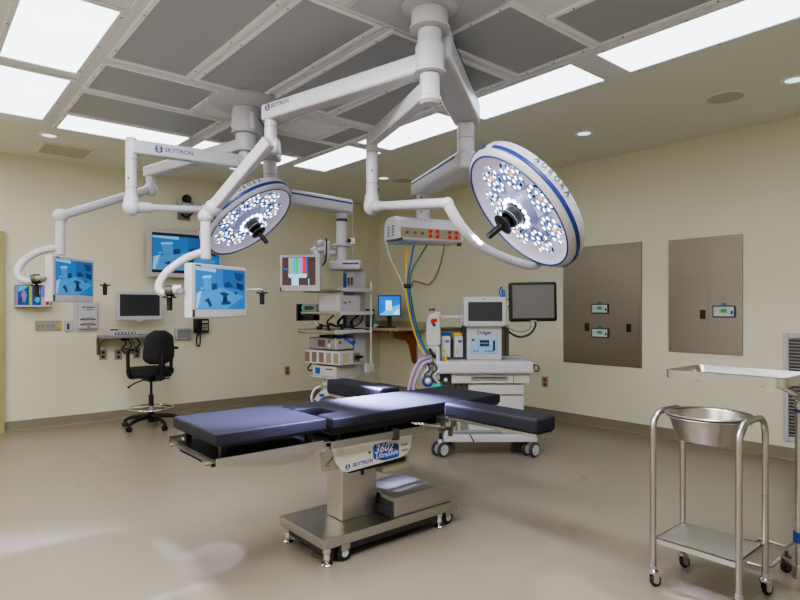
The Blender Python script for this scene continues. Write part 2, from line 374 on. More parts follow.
# swivel camera above it
t = thing('wall_camera', 'small white wall camera with dark dome lens, behind the horizontal lamp tube', 'camera', (2.77, 7.65, 2.65))
MB().bb(2.69, 2.85, 7.632, 7.655, 2.50, 2.6).build('wall_plate', ['tan'], t)
MB().bb(2.70, 2.84, 7.52, 7.64, 2.58, 2.72, bev=.02).bb(2.68, 2.7, 7.54, 7.62, 2.66, 2.76, bev=.006).bb(2.84, 2.86, 7.54, 7.62, 2.62, 2.74, bev=.006).build('yoke_body', ['white'], t)
MB().sph((2.775, 7.55, 2.765), .058, 0).cyl((2.775, 7.52, 2.765), (2.775, 7.475, 2.765), .03, m=0).build('dome_lens', ['black'], t)
MB().tube([(2.72, 7.6, 2.58), (2.76, 7.57, 2.53), (2.8, 7.57, 2.54), (2.86, 7.58, 2.6)], .012, 0, 8, k=5).build('cable', ['rubber'], t)
# computer monitor over the desk
t = thing('computer_monitor', 'white-framed computer monitor with dark blank screen above the wall desk', 'monitor', (2.155, 7.42, 1.39))
MB().bb(1.89, 2.42, 7.4, 7.445, 1.215, 1.557, bev=.008).build('housing', ['white'], t)
MB().bb(1.93, 2.385, 7.3985, 7.4, 1.262, 1.52).build('screen', ['glassdark'], t)
MB().bb(2.1, 2.22, 7.445, 7.5, 1.32, 1.44, bev=.01).cyl((2.16, 7.5, 1.38), (2.16, 7.65, 1.38), .025, m=0).build('wall_arm', ['lightgrey'], t)
MB().lathe([(.0, 0), (.05, 0), (.05, .012), (0, .012)], 0, Matrix.Translation((2.17, 7.42, 1.2)), 20).build('swivel_knob', ['lightgrey'], t)
# desk shelf
t = thing('wall_desk', 'narrow grey wall shelf desk behind the tall chair', 'desk', (2.03, 7.65, 1.02))
MB().bb(1.735, 2.42, 7.29, 7.65, 1.005, 1.035, bev=.006).build('top', ['grey'], t)
MB().bb(1.735, 1.765, 7.60, 7.655, .80, 1.005, bev=.003).prism([(7.6, 1.005), (7.34, 1.005), (7.6, .93)], 1.745, 1.755, 0, frame((0, 0, 0), x=(0, 1, 0), y=(0, 0, 1))).build('bracket', ['dsteel'], t)
MB().bb(2.36, 2.39, 7.60, 7.655, .80, 1.005, bev=.003).build('bracket', ['dsteel'], t)
mb = MB()
for i, (a, b_, c) in enumerate(((2.0, .93, 0), (2.06, .9, 1), (2.1, .88, 2), (2.16, .92, 0))):
    mb.tube([(a-.02, 7.5, 1.004), (a+.03, 7.52, b_), (a, 7.58, b_-.06), (a+.05, 7.64, .80)], .009, c, 8, k=6)
mb.bb(1.98, 2.06, 7.48, 7.55, .965, 1.004, 0, .004)
mb.build('cables', ['rubber', 'green', 'grey'], t)
# recorder box on the desk
t = thing('recorder_box', 'white flat recorder box with dark front slots on the wall desk', 'electronic box', (1.95, 7.42, 1.036))
MB().bb(1.80, 2.10, 7.30, 7.54, 1.036, 1.095, bev=.006).build('case', ['white'], t)
mb = MB().bb(1.85, 2.075, 7.2985, 7.3005, 1.046, 1.078)
for k in range(6): mb.bb(1.862+k*.036, 1.884+k*.036, 7.2975, 7.2995, 1.052, 1.074, 1)
mb.build('front_slots', ['dgrey', 'lightgrey'], t)
MB().bb(1.83, 1.9, 7.36, 7.44, 1.095, 1.108, bev=.003).build('top_puck', ['black'], t)
# connector panel with white back plate
t = thing('connector_panel', 'white wall connector panel with two dark slots and an orange knob', 'wall panel', (1.63, 7.65, 1.25))
MB().bb(1.49, 1.75, 7.638, 7.652, 1.08, 1.43, bev=.003).build('back_plate', ['white'], t)
MB().bb(1.53, 1.73, 7.59, 7.638, 1.115, 1.408, bev=.006).build('case', ['white'], t)
mb = MB()
for z in (1.225, 1.165):
    mb.bb(1.55, 1.71, 7.583, 7.59, z-.008, z+.008).bb(1.575, 1.685, 7.575, 7.59, z-.004, z+.022, 1, .003)
mb.build('connector_slots', ['dgrey', 'grey'], t)
MB().cyl((1.635, 7.59, 1.135), (1.635, 7.57, 1.135), .014, m=0).build('orange_knob', ['orange'], t)
mb = MB().bb(1.575, 1.595, 7.588, 7.59, 1.357, 1.377).bb(1.605, 1.7, 7.588, 7.59, 1.361, 1.373).bb(1.61, 1.68, 7.588, 7.59, 1.335, 1.343)
mb.build('printed_marks', ['ink'], t)
# small thermostat switch
t = thing('wall_switch', 'small white wall switch with dark rocker left of the connector panel', 'switch', (1.43, 7.65, 1.15))
MB().bb(1.395, 1.47, 7.63, 7.652, 1.085, 1.21, bev=.004).build('plate', ['white'], t)
MB().bb(1.42, 1.445, 7.622, 7.632, 1.11, 1.18, bev=.003).build('rocker', ['dgrey'], t)
# gas / electrical plate
t = thing('outlet_strip', 'wide grey metal outlet strip on the wall under the glove boxes', 'outlet', (1.235, 7.65, 1.16))
MB().bb(1.108, 1.366, 7.638, 7.652, 1.1, 1.214, bev=.003).build('plate', ['plate'], t)
mb = MB()
for k in range(5): mb.cyl((1.14+k*.045, 7.639, 1.155), (1.14+k*.045, 7.632, 1.155), .013, m=1 if k == 4 else 0, n=14)
mb.bb(1.335, 1.36, 7.634, 7.639, 1.125, 1.19, 1)
mb.build('sockets', ['grey', 'yellow'], t)
# boxes in a wall dispenser
t = thing('glove_box_rack', 'white wall rack holding three glove boxes, left of the hanging monitor', 'rack', (1.085, 7.65, 1.37))
MB().bb(.905, 1.262, 7.53, 7.652, 1.362, 1.374).bb(.905, 1.262, 7.642, 7.652, 1.374, 1.60).bb(.905, 1.262, 7.524, 7.528, 1.362, 1.39).bb(.905, 1.262, 7.524, 7.535, 1.362, 1.368).build('wire_shelf', ['white'], t)
def card_box(x0, x1, label, side, art):
    b = thing('glove_box', label, 'box', ((x0+x1)/2, 7.59, 1.375), 0, 'glove boxes in the wall rack')
    MB().bb(x0, x1, 7.535, 7.64, 1.375, 1.612, bev=.003).build('carton', [side], b)
    mb = MB(); M = bw(7.5345); mb.flat = 1
    for i, (pts, c) in enumerate(art): mb.poly(M, [(x0+u*(x1-x0), 1.375+v*.237) for u, v in pts], c, .0003*(i+1))
    mb.build('printed_front', ['cardblue', 'cyan', 'violet', 'lime', 'white', 'red', 'ink'], b)
R_ = lambda a, b, c, d: [(a, b), (c, b), (c, d), (a, d)]
card_box(.912, 1.035, 'blue glove box with violet end, leftmost in the wall rack', 'violet', [(R_(.15, .02, .98, .98), 0), ([(.45, .25), (.7, .2), (.85, .55), (.6, .8), (.4, .6)], 2), ([(.2, .65), (.8, .85), (.9, .95), (.2, .95)], 1), ([(.25, .05), (.5, .3), (.4, .5), (.25, .3)], 6)])
card_box(1.036, 1.148, 'blue glove box with lime green edge and cyan splash, middle of the rack', 'lime', [(R_(.24, .02, 1, .98), 0), ([(.45, .3), (.6, .18), (.85, .2), (.9, .4), (.6, .5)], 1), ([(.3, .6), (.5, .5), (.55, .9), (.35, .95)], 6), ([(.7, .6), (.95, .55), (.9, .9)], 1)])
card_box(1.149, 1.258, 'white and violet glove box with red mark, rightmost in the wall rack', 'white', [(R_(.02, .02, .98, .98), 4), (R_(.02, .45, .5, .98), 2), ([(.4, .08), (.65, .06), (.75, .22), (.5, .26)], 5), ([(.75, .1), (.95, .08), (.95, .2)], 6)])
# thermostat style grey box and phone
t = thing('sensor_box', 'rounded grey wall box right of the chair back', 'wall box', (2.755, 7.65, 1.02))
MB().bb(2.645, 2.868, 7.60, 7.652, .945, 1.102, bev=.018, seg=3).build('case', ['lightgrey'], t)
MB().bb(2.672, 2.842, 7.592, 7.602, .968, 1.08, bev=.012).build('face', ['grey'], t)
t = thing('wall_phone', 'black wall telephone with hanging cord under the hanging monitor', 'telephone', (2.98, 7.65, 1.12))
MB().bb(2.895, 3.085, 7.585, 7.652, 1.03, 1.215, bev=.008).build('body', ['black'], t)
MB().bb(2.9, 2.96, 7.545, 7.586, 1.025, 1.21, bev=.012).build('handset', ['black'], t)
mb = MB()
for i in range(3):
    for j in range(4): mb.bb(2.99+i*.028, 3.008+i*.028, 7.581, 7.586, 1.06+j*.022, 1.074+j*.022)
mb.bb(2.99, 3.066, 7.581, 7.586, 1.16, 1.19)
mb.build('keypad', ['lightgrey'], t)
MB().tube([(2.925, 7.57, 1.026), (2.92, 7.6, .93), (2.93, 7.6, .87), (2.96, 7.6, .86), (2.975, 7.61, .93), (2.975, 7.62, 1.035)], .009, 0, 8, k=6).build('cord', ['black'], t)
def outlet(cx, z, label, red=False, wall='b', y=None, group=None):
    t = thing('wall_outlet', label, 'outlet', (cx, YB, z) if wall == 'b' else (XR, cx, z), 0, group)
    if wall == 'b': M = frame((cx, YB, z), x=(1, 0, 0), y=(0, 0, 1))
    else: M = frame((XR, cx, z), x=(0, -1, 0), y=(0, 0, 1))
    mb = MB(); mb.x = M; mb.box((0, 0, .004), (.082, .125, .01), 0, .002); mb.build('plate', ['plate'], t)
    mb = MB(); mb.x = M
    for s_ in (-1, 1):
        mb.box((0, s_*.026, .011), (.036, .034, .006), 0, .004)
        mb.box((-.006, s_*.026, .0142), (.003, .012, .001), 1).box((.006, s_*.026, .0142), (.003, .012, .001), 1)
    mb.build('receptacles', ['red' if red else 'dgrey', 'black'], t)
outlet(1.806, .80, 'grey steel outlet under the wall desk, leftmost of the three')
outlet(1.975, .79, 'grey steel outlet under the wall desk behind the cables, middle of the three')
outlet(2.19, .795, 'grey steel outlet under the wall desk, half behind the chair back')
outlet(4.29, .437, 'red outlet low on the back wall left of the equipment boom', True)
outlet(4.355, .446, 'red outlet low on the right wall beside the white machine', True, 'r')

# ---------------------------------------------------------------- right wall
def steel_panel(y0, y1, z0, z1, label, doors, boxes, latches):
    t = thing('steel_wall_panel', label, 'wall panel', (XR, (y0+y1)/2, z0), 0, 'stainless cabinets set in the right wall')
    MB().bb(XR-.012, XR+.002, y0, y1, z0, z1, bev=.002).build('sheet', ['steelh'], t)
    for y, z in [(y, z) for y in (y0+.03, (y0+y1)/2, y1-.03) for z in (z0+.035, z1-.035)]+[(y0+.03, z0+.55), (y1-.03, z0+.55)]:
        MB().lathe([(.008, 0), (.006, .004), (0, .005)], 0, frame((XR-.012, y, z), z=(-1, 0, 0)), 10).build('screw', ['chrome'], t)
    for (a, b, c, d) in doors:
        o = MB().bb(XR-.016, XR-.0125, a, b, c, d, bev=.001).build('access_door', ['steelh'], t)
    for (a, c) in latches:
        MB().bb(XR-.022, XR-.0125, a-.026, a+.026, c-.045, c+.045, bev=.003).bb(XR-.024, XR-.021, a-.016, a+.016, c-.02, c+.005).build('latch', ['black'], t)
    for (a, b, c, d) in boxes:
        g = MB().bb(XR-.028, XR-.0125, a, b, c, d, bev=.004).build('display_unit', ['dgrey'], t)
        w, h = b-a, d-c
        M = frame((XR-.0282, b, c), x=(0, -1, 0), y=(0, 0, 1)); q = MB(); q.flat = 1
        q.quad(M, .012, w-.012, .012, h-.012, 0, .0003).quad(M, .05, w-.05, .03, h-.02, 1, .0006).quad(M, .075, w-.075, .045, h-.032, 2, .0009)
        q.quad(M, .018, .042, .03, h-.03, 1, .0006).quad(M, w-.042, w-.018, .03, h-.05, 3, .0006)
        q.quad(M, w/2-.02, w/2+.02, h+.008, h+.022, 4, .0)
        q.build('display_face', ['clear', 'white', 'greenled', 'blue', 'blue'], g)
steel_panel(3.11, 4.085, .714, 2.068, 'large stainless wall panel with two small displays, next to the lamp head',
    [(3.14, 3.42, .95, 1.41), (3.13, 3.99, 1.425, 1.428)], [(3.49, 3.70, 1.295, 1.405), (3.49, 3.70, 1.022, 1.13)], [(3.765, 1.14), (3.252, 1.14)])
steel_panel(2.122, 2.822, .91, 2.055, 'stainless wall panel with a single small display, above the instrument tray',
    [(2.43, 2.70, 1.03, 1.57)], [(2.18, 2.385, 1.268, 1.382)], [(2.48, 1.295)])
t = thing('wall_vent', 'tall white louvered air grille on the right wall behind the instrument tray', 'vent', (XR, 1.5, .17))
MB().bb(XR-.02, XR+.002, 1.19, 1.235, .172, 1.135, bev=.004).bb(XR-.02, XR+.002, 1.745, 1.79, .172, 1.135, bev=.004).bb(XR-.02, XR+.002, 1.235, 1.745, .172, .215, bev=.004).bb(XR-.02, XR+.002, 1.235, 1.745, 1.092, 1.135, bev=.004).build('frame', ['white'], t)
MB().bb(XR-.004, XR+.002, 1.235, 1.745, .215, 1.092).build('dark_back', ['dgrey'], t)
mb = MB()
for k in range(30): mb.box((XR-.01, 1.49, .232+k*.0293), (.016, .51, .004), 0, rot=Matrix.Rotation(math.radians(35), 4, 'Y'))
mb.build('louvers', ['lightgrey'], t)

# ---------------------------------------------------------------- corner computer desk
t = thing('corner_desk', 'beige-topped wall counter on a cherry wood bracket in the far corner', 'desk', (5.75, 7.0, 1.04))
MB().prism([(5.40, 7.648), (6.018, 7.648), (6.018, 6.52), (5.47, 6.52), (5.40, 6.6)], 1.02, 1.06, 0, None, .004).build('countertop', ['beige'], t)
MB().bb(5.98, 6.018, 6.52, 7.648, 1.06, 1.15, bev=.004).bb(5.45, 5.98, 7.62, 7.648, 1.06, 1.15).build('backsplash', ['beige'], t)
M = frame((0, 6.74, 0), x=(1, 0, 0), y=(0, 0, 1))
MB().prism([(5.55, 1.02), (6.0, 1.02), (6.0, .52), (5.965, .5), (5.93, .53), (5.90, .66), (5.86, .80), (5.80, .86), (5.66, .885), (5.57, .91)], 0, .04, 0, M, .003).build('wood_bracket', ['wood'], t)
MB().bb(6.0, 6.018, 6.7, 6.74, .5, 1.02).build('edge_strip', ['white'], t)
MB().bb(5.46, 5.49, 6.74, 7.648, .97, 1.02).build('apron', ['wood'], t)
t = thing('desktop_monitor', 'small black desktop monitor with a bright blue screen in the far corner', 'monitor', (5.62, 6.90, 1.0605), math.radians(-40))
# local: x right, -y toward viewer
MB().box((0, 0, .33), (.35, .03, .32), 0, .006).build('housing', ['black'], t, world=False)
mb = MB(); mb.flat = 1; M = frame((0, -.0155, .33), x=(1, 0, 0), y=(0, 0, 1))
mb.quad(M, -.16, .16, -.145, .145, 0, .0004).poly(M, [(-.16, -.145), (.16, -.145), (.16, .02), (.02, -.02), (-.1, -.1)], 1, .0008).quad(M, -.055, .035, -.07, .08, 2, .0012).poly(M, [(.06, -.12), (.14, -.04), (.155, -.12)], 2, .0012)
mb.build('screen', ['desk1', 'desk2', 'deskw'], t, world=False)
MB().box((0, .02, .1), (.07, .03, .2), 0, .005).box((0, .01, .008), (.2, .10, .016), 0, .005).build('stand', ['black'], t, world=False)
t = thing('keyboard', 'black keyboard lying in front of the blue desktop monitor', 'keyboard', (5.512, 6.848, 1.0605), math.radians(-40))
MB().box((0, 0, .012), (.28, .10, .02), 0, .004).build('case', ['black'], t, world=False)
mb = MB()
for i in range(9):
    for j in range(3): mb.box((-.112+i*.028, -.028+j*.028, .024), (.022, .022, .008), 0, .002)
mb.build('keys', ['dgrey'], t, world=False)
t = thing('computer_tower', 'black computer box standing left of the blue desktop monitor', 'computer', (5.58, 7.33, 1.0605), math.radians(-40))
MB().box((0, 0, .14), (.13, .28, .28), 0, .006).build('case', ['black'], t, world=False)
MB().box((0, -.1425, .15), (.11, .005, .23), 0, .002).bb(-.04, .04, -.147, -.145, .2, .215).build('front_panel', ['dgrey'], t, world=False)
t = thing('glasses_holder', 'small teal and white holder on the corner counter beside the keyboard', 'holder', (5.46, 7.05, 1.0605))
MB().tube([(5.45, 7.05, 1.085), (5.455, 7.06, 1.13), (5.475, 7.08, 1.19)], .018, 0, 8, k=5).build('teal_clip', ['teal'], t)
MB().bb(5.43, 5.49, 6.99, 7.06, 1.061, 1.12, bev=.012).build('white_tray', ['clear'], t)
# ================================================================ operating table (long axis along X)
TY = 2.815
t = thing('operating_table', 'dark cushioned operating table on a steel pedestal in the middle of the room', 'operating table', (2.05, TY, 0))
YN, YFR = 2.545, 3.085
ot = t
# pedestal base
mb = MB().bb(1.66, 2.645, 2.575, 3.055, .095, .15, 0, .006)
mb.build('base_plate', ['steel'], t)
MB().bb(1.70, 2.60, 2.615, 3.015, .045, .095, 0).build('base_underside', ['dgrey'], t)
for x, y in ((1.70, 2.61), (1.70, 3.02), (2.53, 2.62), (2.53, 3.02)):
    f = MB().lathe([(0, 0), (.026, 0), (.03, .006), (.026, .012), (.014, .016), (.014, .03), (.022, .034), (.018, .06), (.024, .066), (.024, .097), (0, .097)], 0, Matrix.Translation((x, y, 0)), 20).build('levelling_foot', ['chrome'], t)
def caster_wheel(mb, c, r, w, axis, m=0, hub=1, hr=.5):
    c = V(c); a = V(axis).normalized()
    mb.lathe([(0, -w/2), (r*.75, -w/2), (r, -w/2+w*.2), (r, w/2-w*.2), (r*.75, w/2), (0, w/2)], m, frame(c, z=a), 20)
    mb.lathe([(0, -w/2-.002), (r*hr, -w/2-.002), (r*hr, w/2+.002), (0, w/2+.002)], hub, frame(c, z=a), 14)
    return mb
for x, y in ((1.80, 2.60), (2.60, 2.62), (1.80, 3.02), (2.60, 3.02)):
    f = MB(); caster_wheel(f, (x, y, .045), .043, .03, (0, 1, 0)); f.bb(x-.03, x+.03, y-.024, y+.024, .06, .097, 2, .008); f.build('caster', ['rubber', 'cream', 'steel'], t)
# raised cover on the base with a sloped right end
M = frame((0, 2.955, 0), x=(1, 0, 0), y=(0, 0, 1))
MB().prism([(2.15, .15), (2.15, .262), (2.50, .268), (2.575, .235), (2.61, .19), (2.615, .15)], 0, .36, 0, M, .006).build('base_cover', ['steel'], t)
MB().bb(2.14, 2.15, 2.6, 2.95, .15, .235).bb(2.13, 2.142, 2.62, 2.93, .16, .21).build('hinge_strip', ['dgrey'], t)
# column: telescoping, two sleeves
MB().bb(1.885, 2.135, 2.738, 2.9, .15, .475, 0, .008).build('column', ['steel'], t)
MB().bb(1.82, 2.18, 2.70, 2.94, .475, .60, 0, .01).build('column_head', ['steel'], t)
MB().bb(1.9, 2.12, 2.752, 2.888, .44, .48, 0, .004).build('column_gap', ['dgrey'], t)
# side plate with the markings
def sideplate(y, dy):
    M = frame((0, y, 0), x=(1, 0, 0), y=(0, 0, 1))
    return MB().prism([(1.69, .655), (1.69, .61), (1.705, .555), (1.745, .502), (1.78, .492), (2.15, .510), (2.20, .528), (2.225, .565), (2.24, .655)], 0, dy, 0, M, .003)
sp = sideplate(2.555, .02).build('side_plate', ['cream'], t)
M = frame((2.035, 2.5335, .570), x=(1.0, 0, .03), y=(0, 0, 1))
q = MB(); q.flat = 1
q.poly(M, [(-.085, .03), (-.078, .043), (.015, .043), (.09, .02), (.097, .008), (.097, -.045), (.085, -.055), (-.01, -.055), (-.078, -.035), (-.085, -.022)], 0, .0002)
q.poly(M, [(-.083, .028), (-.078, .040), (-.05, .040), (-.045, .0), (-.06, -.03), (-.083, -.022)], 1, .0004)
q.poly(M, [(-.02, -.02), (.095, -.012), (.095, -.043), (.083, -.053), (-.005, -.05)], 1, .0004)
q.text('3602', .066, M @ Matrix.Translation((-.012, .014, 0)) @ Matrix.Rotation(.0, 4, 'Z'), 2, .0008, .35, bold=.02)
q.text('UltraSlide', .040, M @ Matrix.Translation((.008, -.024, 0)), 2, .0008, .3, bold=.015)
q.build('blue_emblem', ['navy', 'blue', 'white'], sp)
M = frame((1.865, 2.5335, .526), x=(1, 0, .045), y=(0, 0, 1)); q = MB(); q.flat = 1
q.quad(M, -.108, .108, -.02, .02, 0, .0002)
q.text('SKYTRON', .03, M @ Matrix.Translation((.015, -.001, 0)), 1, .0005, bold=.03)
E_ = M @ Matrix.Translation((-.085, 0, 0)); q.poly(E_, rounded(.03, .03, .011), 1, .0005); q.text('S', .032, E_, 0, .0009, bold=.03)
q.build('name_plate', ['white', 'navy'], sp)
for i in range(3):
    for j in range(2): MB().lathe([(.006, 0), (.004, .003), (0, .003)], 0, frame((2.17+i*.016-.01, 2.534, .55+j*.03), z=(0, -1, 0)), 8).build('screw', ['dsteel'], sp)
MB().lathe([(.008, 0), (.006, .004), (0, .004)], 0, frame((1.925, 2.534, .575), z=(0, -1, 0)), 8).build('screw', ['dsteel'], sp)
sideplate(3.095, .02).build('side_plate', ['cream'], t)
MB().bb(2.04, 2.24, 2.56, 2.64, .428, .495, 0, .012).build('hydraulic_box', ['tan'], t)
MB().bb(1.80, 2.2, 2.55, 2.57, .480, .494).cyl((1.9, 2.565, .48), (1.9, 2.565, .452), .010, m=0).build('black_trim', ['black'], t)
# hinge block between leg and torso section
mb = MB().bb(1.62, 1.70, 2.56, 2.60, .55, .665, 0, .01).cyl((1.66, 2.545, .60), (1.66, 2.60, .60), .032, m=0).cyl((1.70, 2.545, .55), (1.70, 2.6, .55), .026, m=0).bb(1.64, 1.80, 2.58, 2.62, .50, .56, 0, .01)
mb.cyl((1.745, 2.548, .60), (1.745, 2.56, .60), .018, m=1)
mb.build('hinge_block', ['steel', 'black'], t)
MB().bb(1.62, 1.70, 3.03, 3.07, .55, .665, 0, .01).build('hinge_block', ['steel'], t)
# rails and frame
for y in (2.50, 3.125):
    mb = MB(); mb.bb(1.655, 2.80, y-.006, y+.006, .640, .678, 0, .002)
    for x in (1.72, 2.05, 2.4, 2.74): mb.cyl((x, y, .66), (x, 2.55 if y < 2.8 else 3.08, .66), .009, m=0, n=10)
    mb.build('side_rail', ['steel'], t)
MB().bb(1.66, 2.95, 2.56, 3.07, .635, .66, 0, .004).build('table_frame', ['dsteel'], t)
MB().bb(1.70, 3.0, 2.57, 3.06, .690, .715, 0, .004).build('torso_board', ['padbase'], t)
mb = MB()
for x in (1.76, 2.08, 2.38, 2.62, 2.9):
    for y in (2.60, 3.03): MB().bb(x-.012, x+.012, y-.012, y+.012, .655, .695).build('board_post', ['black'], t)
# torso cushion with the cut-out at the leg end, seam near the head
def cushion(poly, z0, z1, name, bev=.012):
    return MB().prism(poly, z0, z1, 0, None, bev).build(name, ['pad'], t, ang=50)
cushion([(1.69, YN), (2.73, YN), (2.73, YFR), (1.69, YFR), (1.69, 2.93), (1.845, 2.91), (1.845, 2.72), (1.69, 2.70)], .724, .785, 'torso_cushion')
cushion([(2.734, YN), (3.03, YN), (3.03, YFR), (2.734, YFR)], .724, .785, 'head_cushion')
MB().bb(1.695, 3.02, YN+.012, YFR-.012, .714, .7245).build('cushion_base', ['padbase'], t)
MB().bb(1.06, 1.645, YN-.018, YFR+.0, .736, .796, 0, .010).build('leg_cushion', ['pad'], t, ang=50)
MB().bb(1.09, 1.63, YN+.005, YFR-.01, .724, .736).build('leg_board', ['padbase'], t)
mb = MB().bb(1.07, 1.62, 2.57, 3.06, .650, .668, 0, .003)
for x in (1.12, 1.58):
    for y in (2.6, 3.03): mb.bb(x-.014, x+.014, y-.014, y+.014, .665, .726)
mb.build('leg_frame', ['black'], t)
for y, s_ in ((2.505, 1), (3.12, -1)):
    mb = MB(); M = frame((0, y+.006, 0), x=(1, 0, 0), y=(0, 0, 1))
    mb.prism([(1.05, .690), (1.61, .690), (1.61, .650), (1.05, .650)], 0, .012, 0, M, .002)
    M2 = frame((0, y+.03*s_+.004, 0), x=(1, 0, 0), y=(0, 0, 1))
    mb.prism([(1.09, .655), (1.60, .655), (1.52, .600), (1.36, .598), (1.10, .640)], 0, .008, 0, M2, .001)
    for x in (1.12, 1.55): mb.cyl((x, y, .67), (x, y+.07*s_, .66), .009, m=0, n=10)
    mb.build('leg_rail', ['steel'], t)
mb = MB().bb(1.045, 1.075, 2.56, 2.60, .635, .665, 0, .004).bb(1.045, 1.075, 3.03, 3.07, .635, .665, 0, .004).bb(1.05, 1.07, 2.66, 2.96, .64, .656, 0, .003)
mb.cyl((1.045, 2.58, .652), (1.032, 2.58, .652), .007, m=1).cyl((1.045, 3.05, .652), (1.032, 3.05, .652), .007, m=1).bb(1.05, 1.075, 2.56, 3.07, .642, .655)
mb.build('end_clamp', ['steel', 'brown'], t)
MB().tube([(2.22, 2.52, .70), (2.26, 2.46, .695), (2.42, 2.47, .655), (2.44, 2.49, .65)], .007, 0, 8, k=5).build('release_lever', ['chrome'], t)
for x in (2.08, 2.44, 2.50):
    mb = MB().bb(x-.018, x+.018, 2.485, 2.515, .625, .69, 0, .004)
    if x == 2.5: mb.cyl((2.50, 2.49, .63), (2.50, 2.49, .59), .014, m=0)
    mb.build('rail_clamp', ['dsteel'], t)
# arm boards
def arm_board(y0, y1, x0, x1, label):
    M = None
    lo, hi = min(y0, y1), max(y0, y1)
    a = MB(); a.bb(x0, x1, lo, hi, .722 if y0 < TY else .70, .808, 0, .022, 3)
    o = a.build('arm_cushion', ['pad'], t, ang=50); o['label'] = label
    b = MB().bb(x0+.012, x1-.012, lo+.01, hi-.01, .706 if y0 < TY else .686, .722 if y0 < TY else .70, 0, .003).build('arm_plate', ['steel'], t)
    y_in = hi if y1 < TY and y0 < TY else lo
    s_ = -1 if y_in < TY else 1
    MB().bb((x0+x1)/2-.05, (x0+x1)/2+.05, y_in-.02, y_in+.10*-s_, .655, .712, 0, .008).cyl(((x0+x1)/2, y_in+s_*.05, .69), ((x0+x1)/2, y_in+s_*.05, .64), .018, m=0).build('arm_bracket', ['steel'], t)
arm_board(1.79, 2.455, 2.405, 2.575, 'arm cushion on the near side, pointing right')
arm_board(3.13, 3.82, 2.48, 2.65, 'arm cushion on the far side, partly behind the table')

# ================================================================ chair
t = thing('drafting_chair', 'tall black wheeled chair with steel foot ring in front of the wall desk', 'chair', (2.14, 6.93, 0), math.radians(5))
# local frame: +Y is the way the sitter faces
def lp(name, mb, m, par=None): return mb.build(name, m, par or t, world=False)
for k in range(5):
    a = math.radians(90+72*k+40); d = V((math.cos(a), math.sin(a), 0)); p = d*.31
    leg = lp('base_leg', MB().tube([d*.03+V((0, 0, .125)), d*.14+V((0, 0, .122)), d*.25+V((0, 0, .102)), d*.318+V((0, 0, .068))], [.028, .017], 0, 10, k=5), ['black'])
    c = MB(); n = d.cross(UP)
    for s_ in (-1, 1): caster_wheel(c, p+n*.016*s_+V((0, 0, .028)), .028, .02, n)
    c.cyl(p+V((0, 0, .045)), p+V((0, 0, .075)), .012, m=0)
    lp('caster', c, ['black', 'dgrey'], leg)
lp('gas_column', MB().cyl((0, 0, .06), (0, 0, .16), .036, .034, 0).cyl((0, 0, .15), (0, 0, .37), .027, m=0).cyl((0, 0, .37), (0, 0, .56), .014, m=0), ['black'])
mb = MB().torus((0, 0, .22), .235, .011, 0)
for k in range(4):
    a = PI/4+k*PI/2; mb.tube([(.03*math.cos(a), .03*math.sin(a), .235), (.235*math.cos(a), .235*math.sin(a), .22)], .008, 0, 8)
mb.lathe([(.028, .2), (.036, .2), (.036, .25), (.028, .25)], 0, None, 16)
lp('foot_ring', mb, ['chrome'])
lp('mechanism', MB().box((0, -.02, .555), (.16, .22, .05), 0, .012).tube([(.06, .02, .55), (.2, .05, .535), (.24, .06, .53)], .007, 0, 8).tube([(-.06, .0, .55), (-.19, -.02, .52), (-.26, -.03, .48)], .008, 0, 8).sph((-.26, -.03, .48), .014, 0, 10), ['black'])
mb = MB()
S = rounded(.45, .44, .13, 6); mb.prism(S, .60, .68, 0, Matrix.Translation((0, .03, 0)), .022); mb.prism(rounded(.41, .40, .12, 6), .575, .602, 1, Matrix.Translation((0, .03, 0)), .006)
lp('seat', mb, ['seatblack', 'black'])
# backrest: a padded rounded trapezoid, slightly curved
bm = bmesh.new(); nu, nv = 20, 24; vs = []; fs = []
def backpt(u, v, side):
    z = .735+.375*v; wv = .178-.03*max(0, v-.35)/.65-.03*max(0, .2-v)/.2
    cut = 1-max(0, (v-.72)/.28)**2.6*.62-max(0, (.16-v)/.16)**2.4*.35
    x = u*wv*cut; e = (1-abs(u)**5)*(1-abs(2*v-1)**6)
    y = -.235-.02*(1-u*u)+.045*abs(u)**2*.6-.05*(v-.3)*.6
    return V((x, y+side*.032*e**.5, z))
mb = MB(); grid_ = {}
for side in (-1, 1):
    for i in range(nu+1):
        for j in range(nv+1): grid_[(side, i, j)] = len(vs); vs.append(backpt(-1+2*i/nu, j/nv, side))
    for i in range(nu):
        for j in range(nv): fs.append([grid_[(side, i, j)], grid_[(side, i+1, j)], grid_[(side, i+1, j+1)], grid_[(side, i, j+1)]])
bm.free(); mb.raw(vs, fs, 0); lp('backrest', mb, ['seatblack'])
lp('back_post', MB().tube([(0, -.10, .56), (0, -.20, .565), (0, -.265, .60), (0, -.29, .72), (0, -.285, .86)], .022, 0, 8, k=5).box((0, -.285, .78), (.07, .02, .2), 0, .006).box((0, -.235, .585), (.08, .1, .05), 0, .01), ['black'])
for s_ in (-1, 1):
    ar = lp('armrest', MB().box((s_*.25, .03, .895), (.07, .24, .03), 0, .013), ['black'])
    lp('arm_post', MB().tube([(s_*.12, .02, .58), (s_*.21, .04, .58), (s_*.24, .03, .64), (s_*.25, .03, .885)], .02, 0, 8, k=5), ['black'], ar)

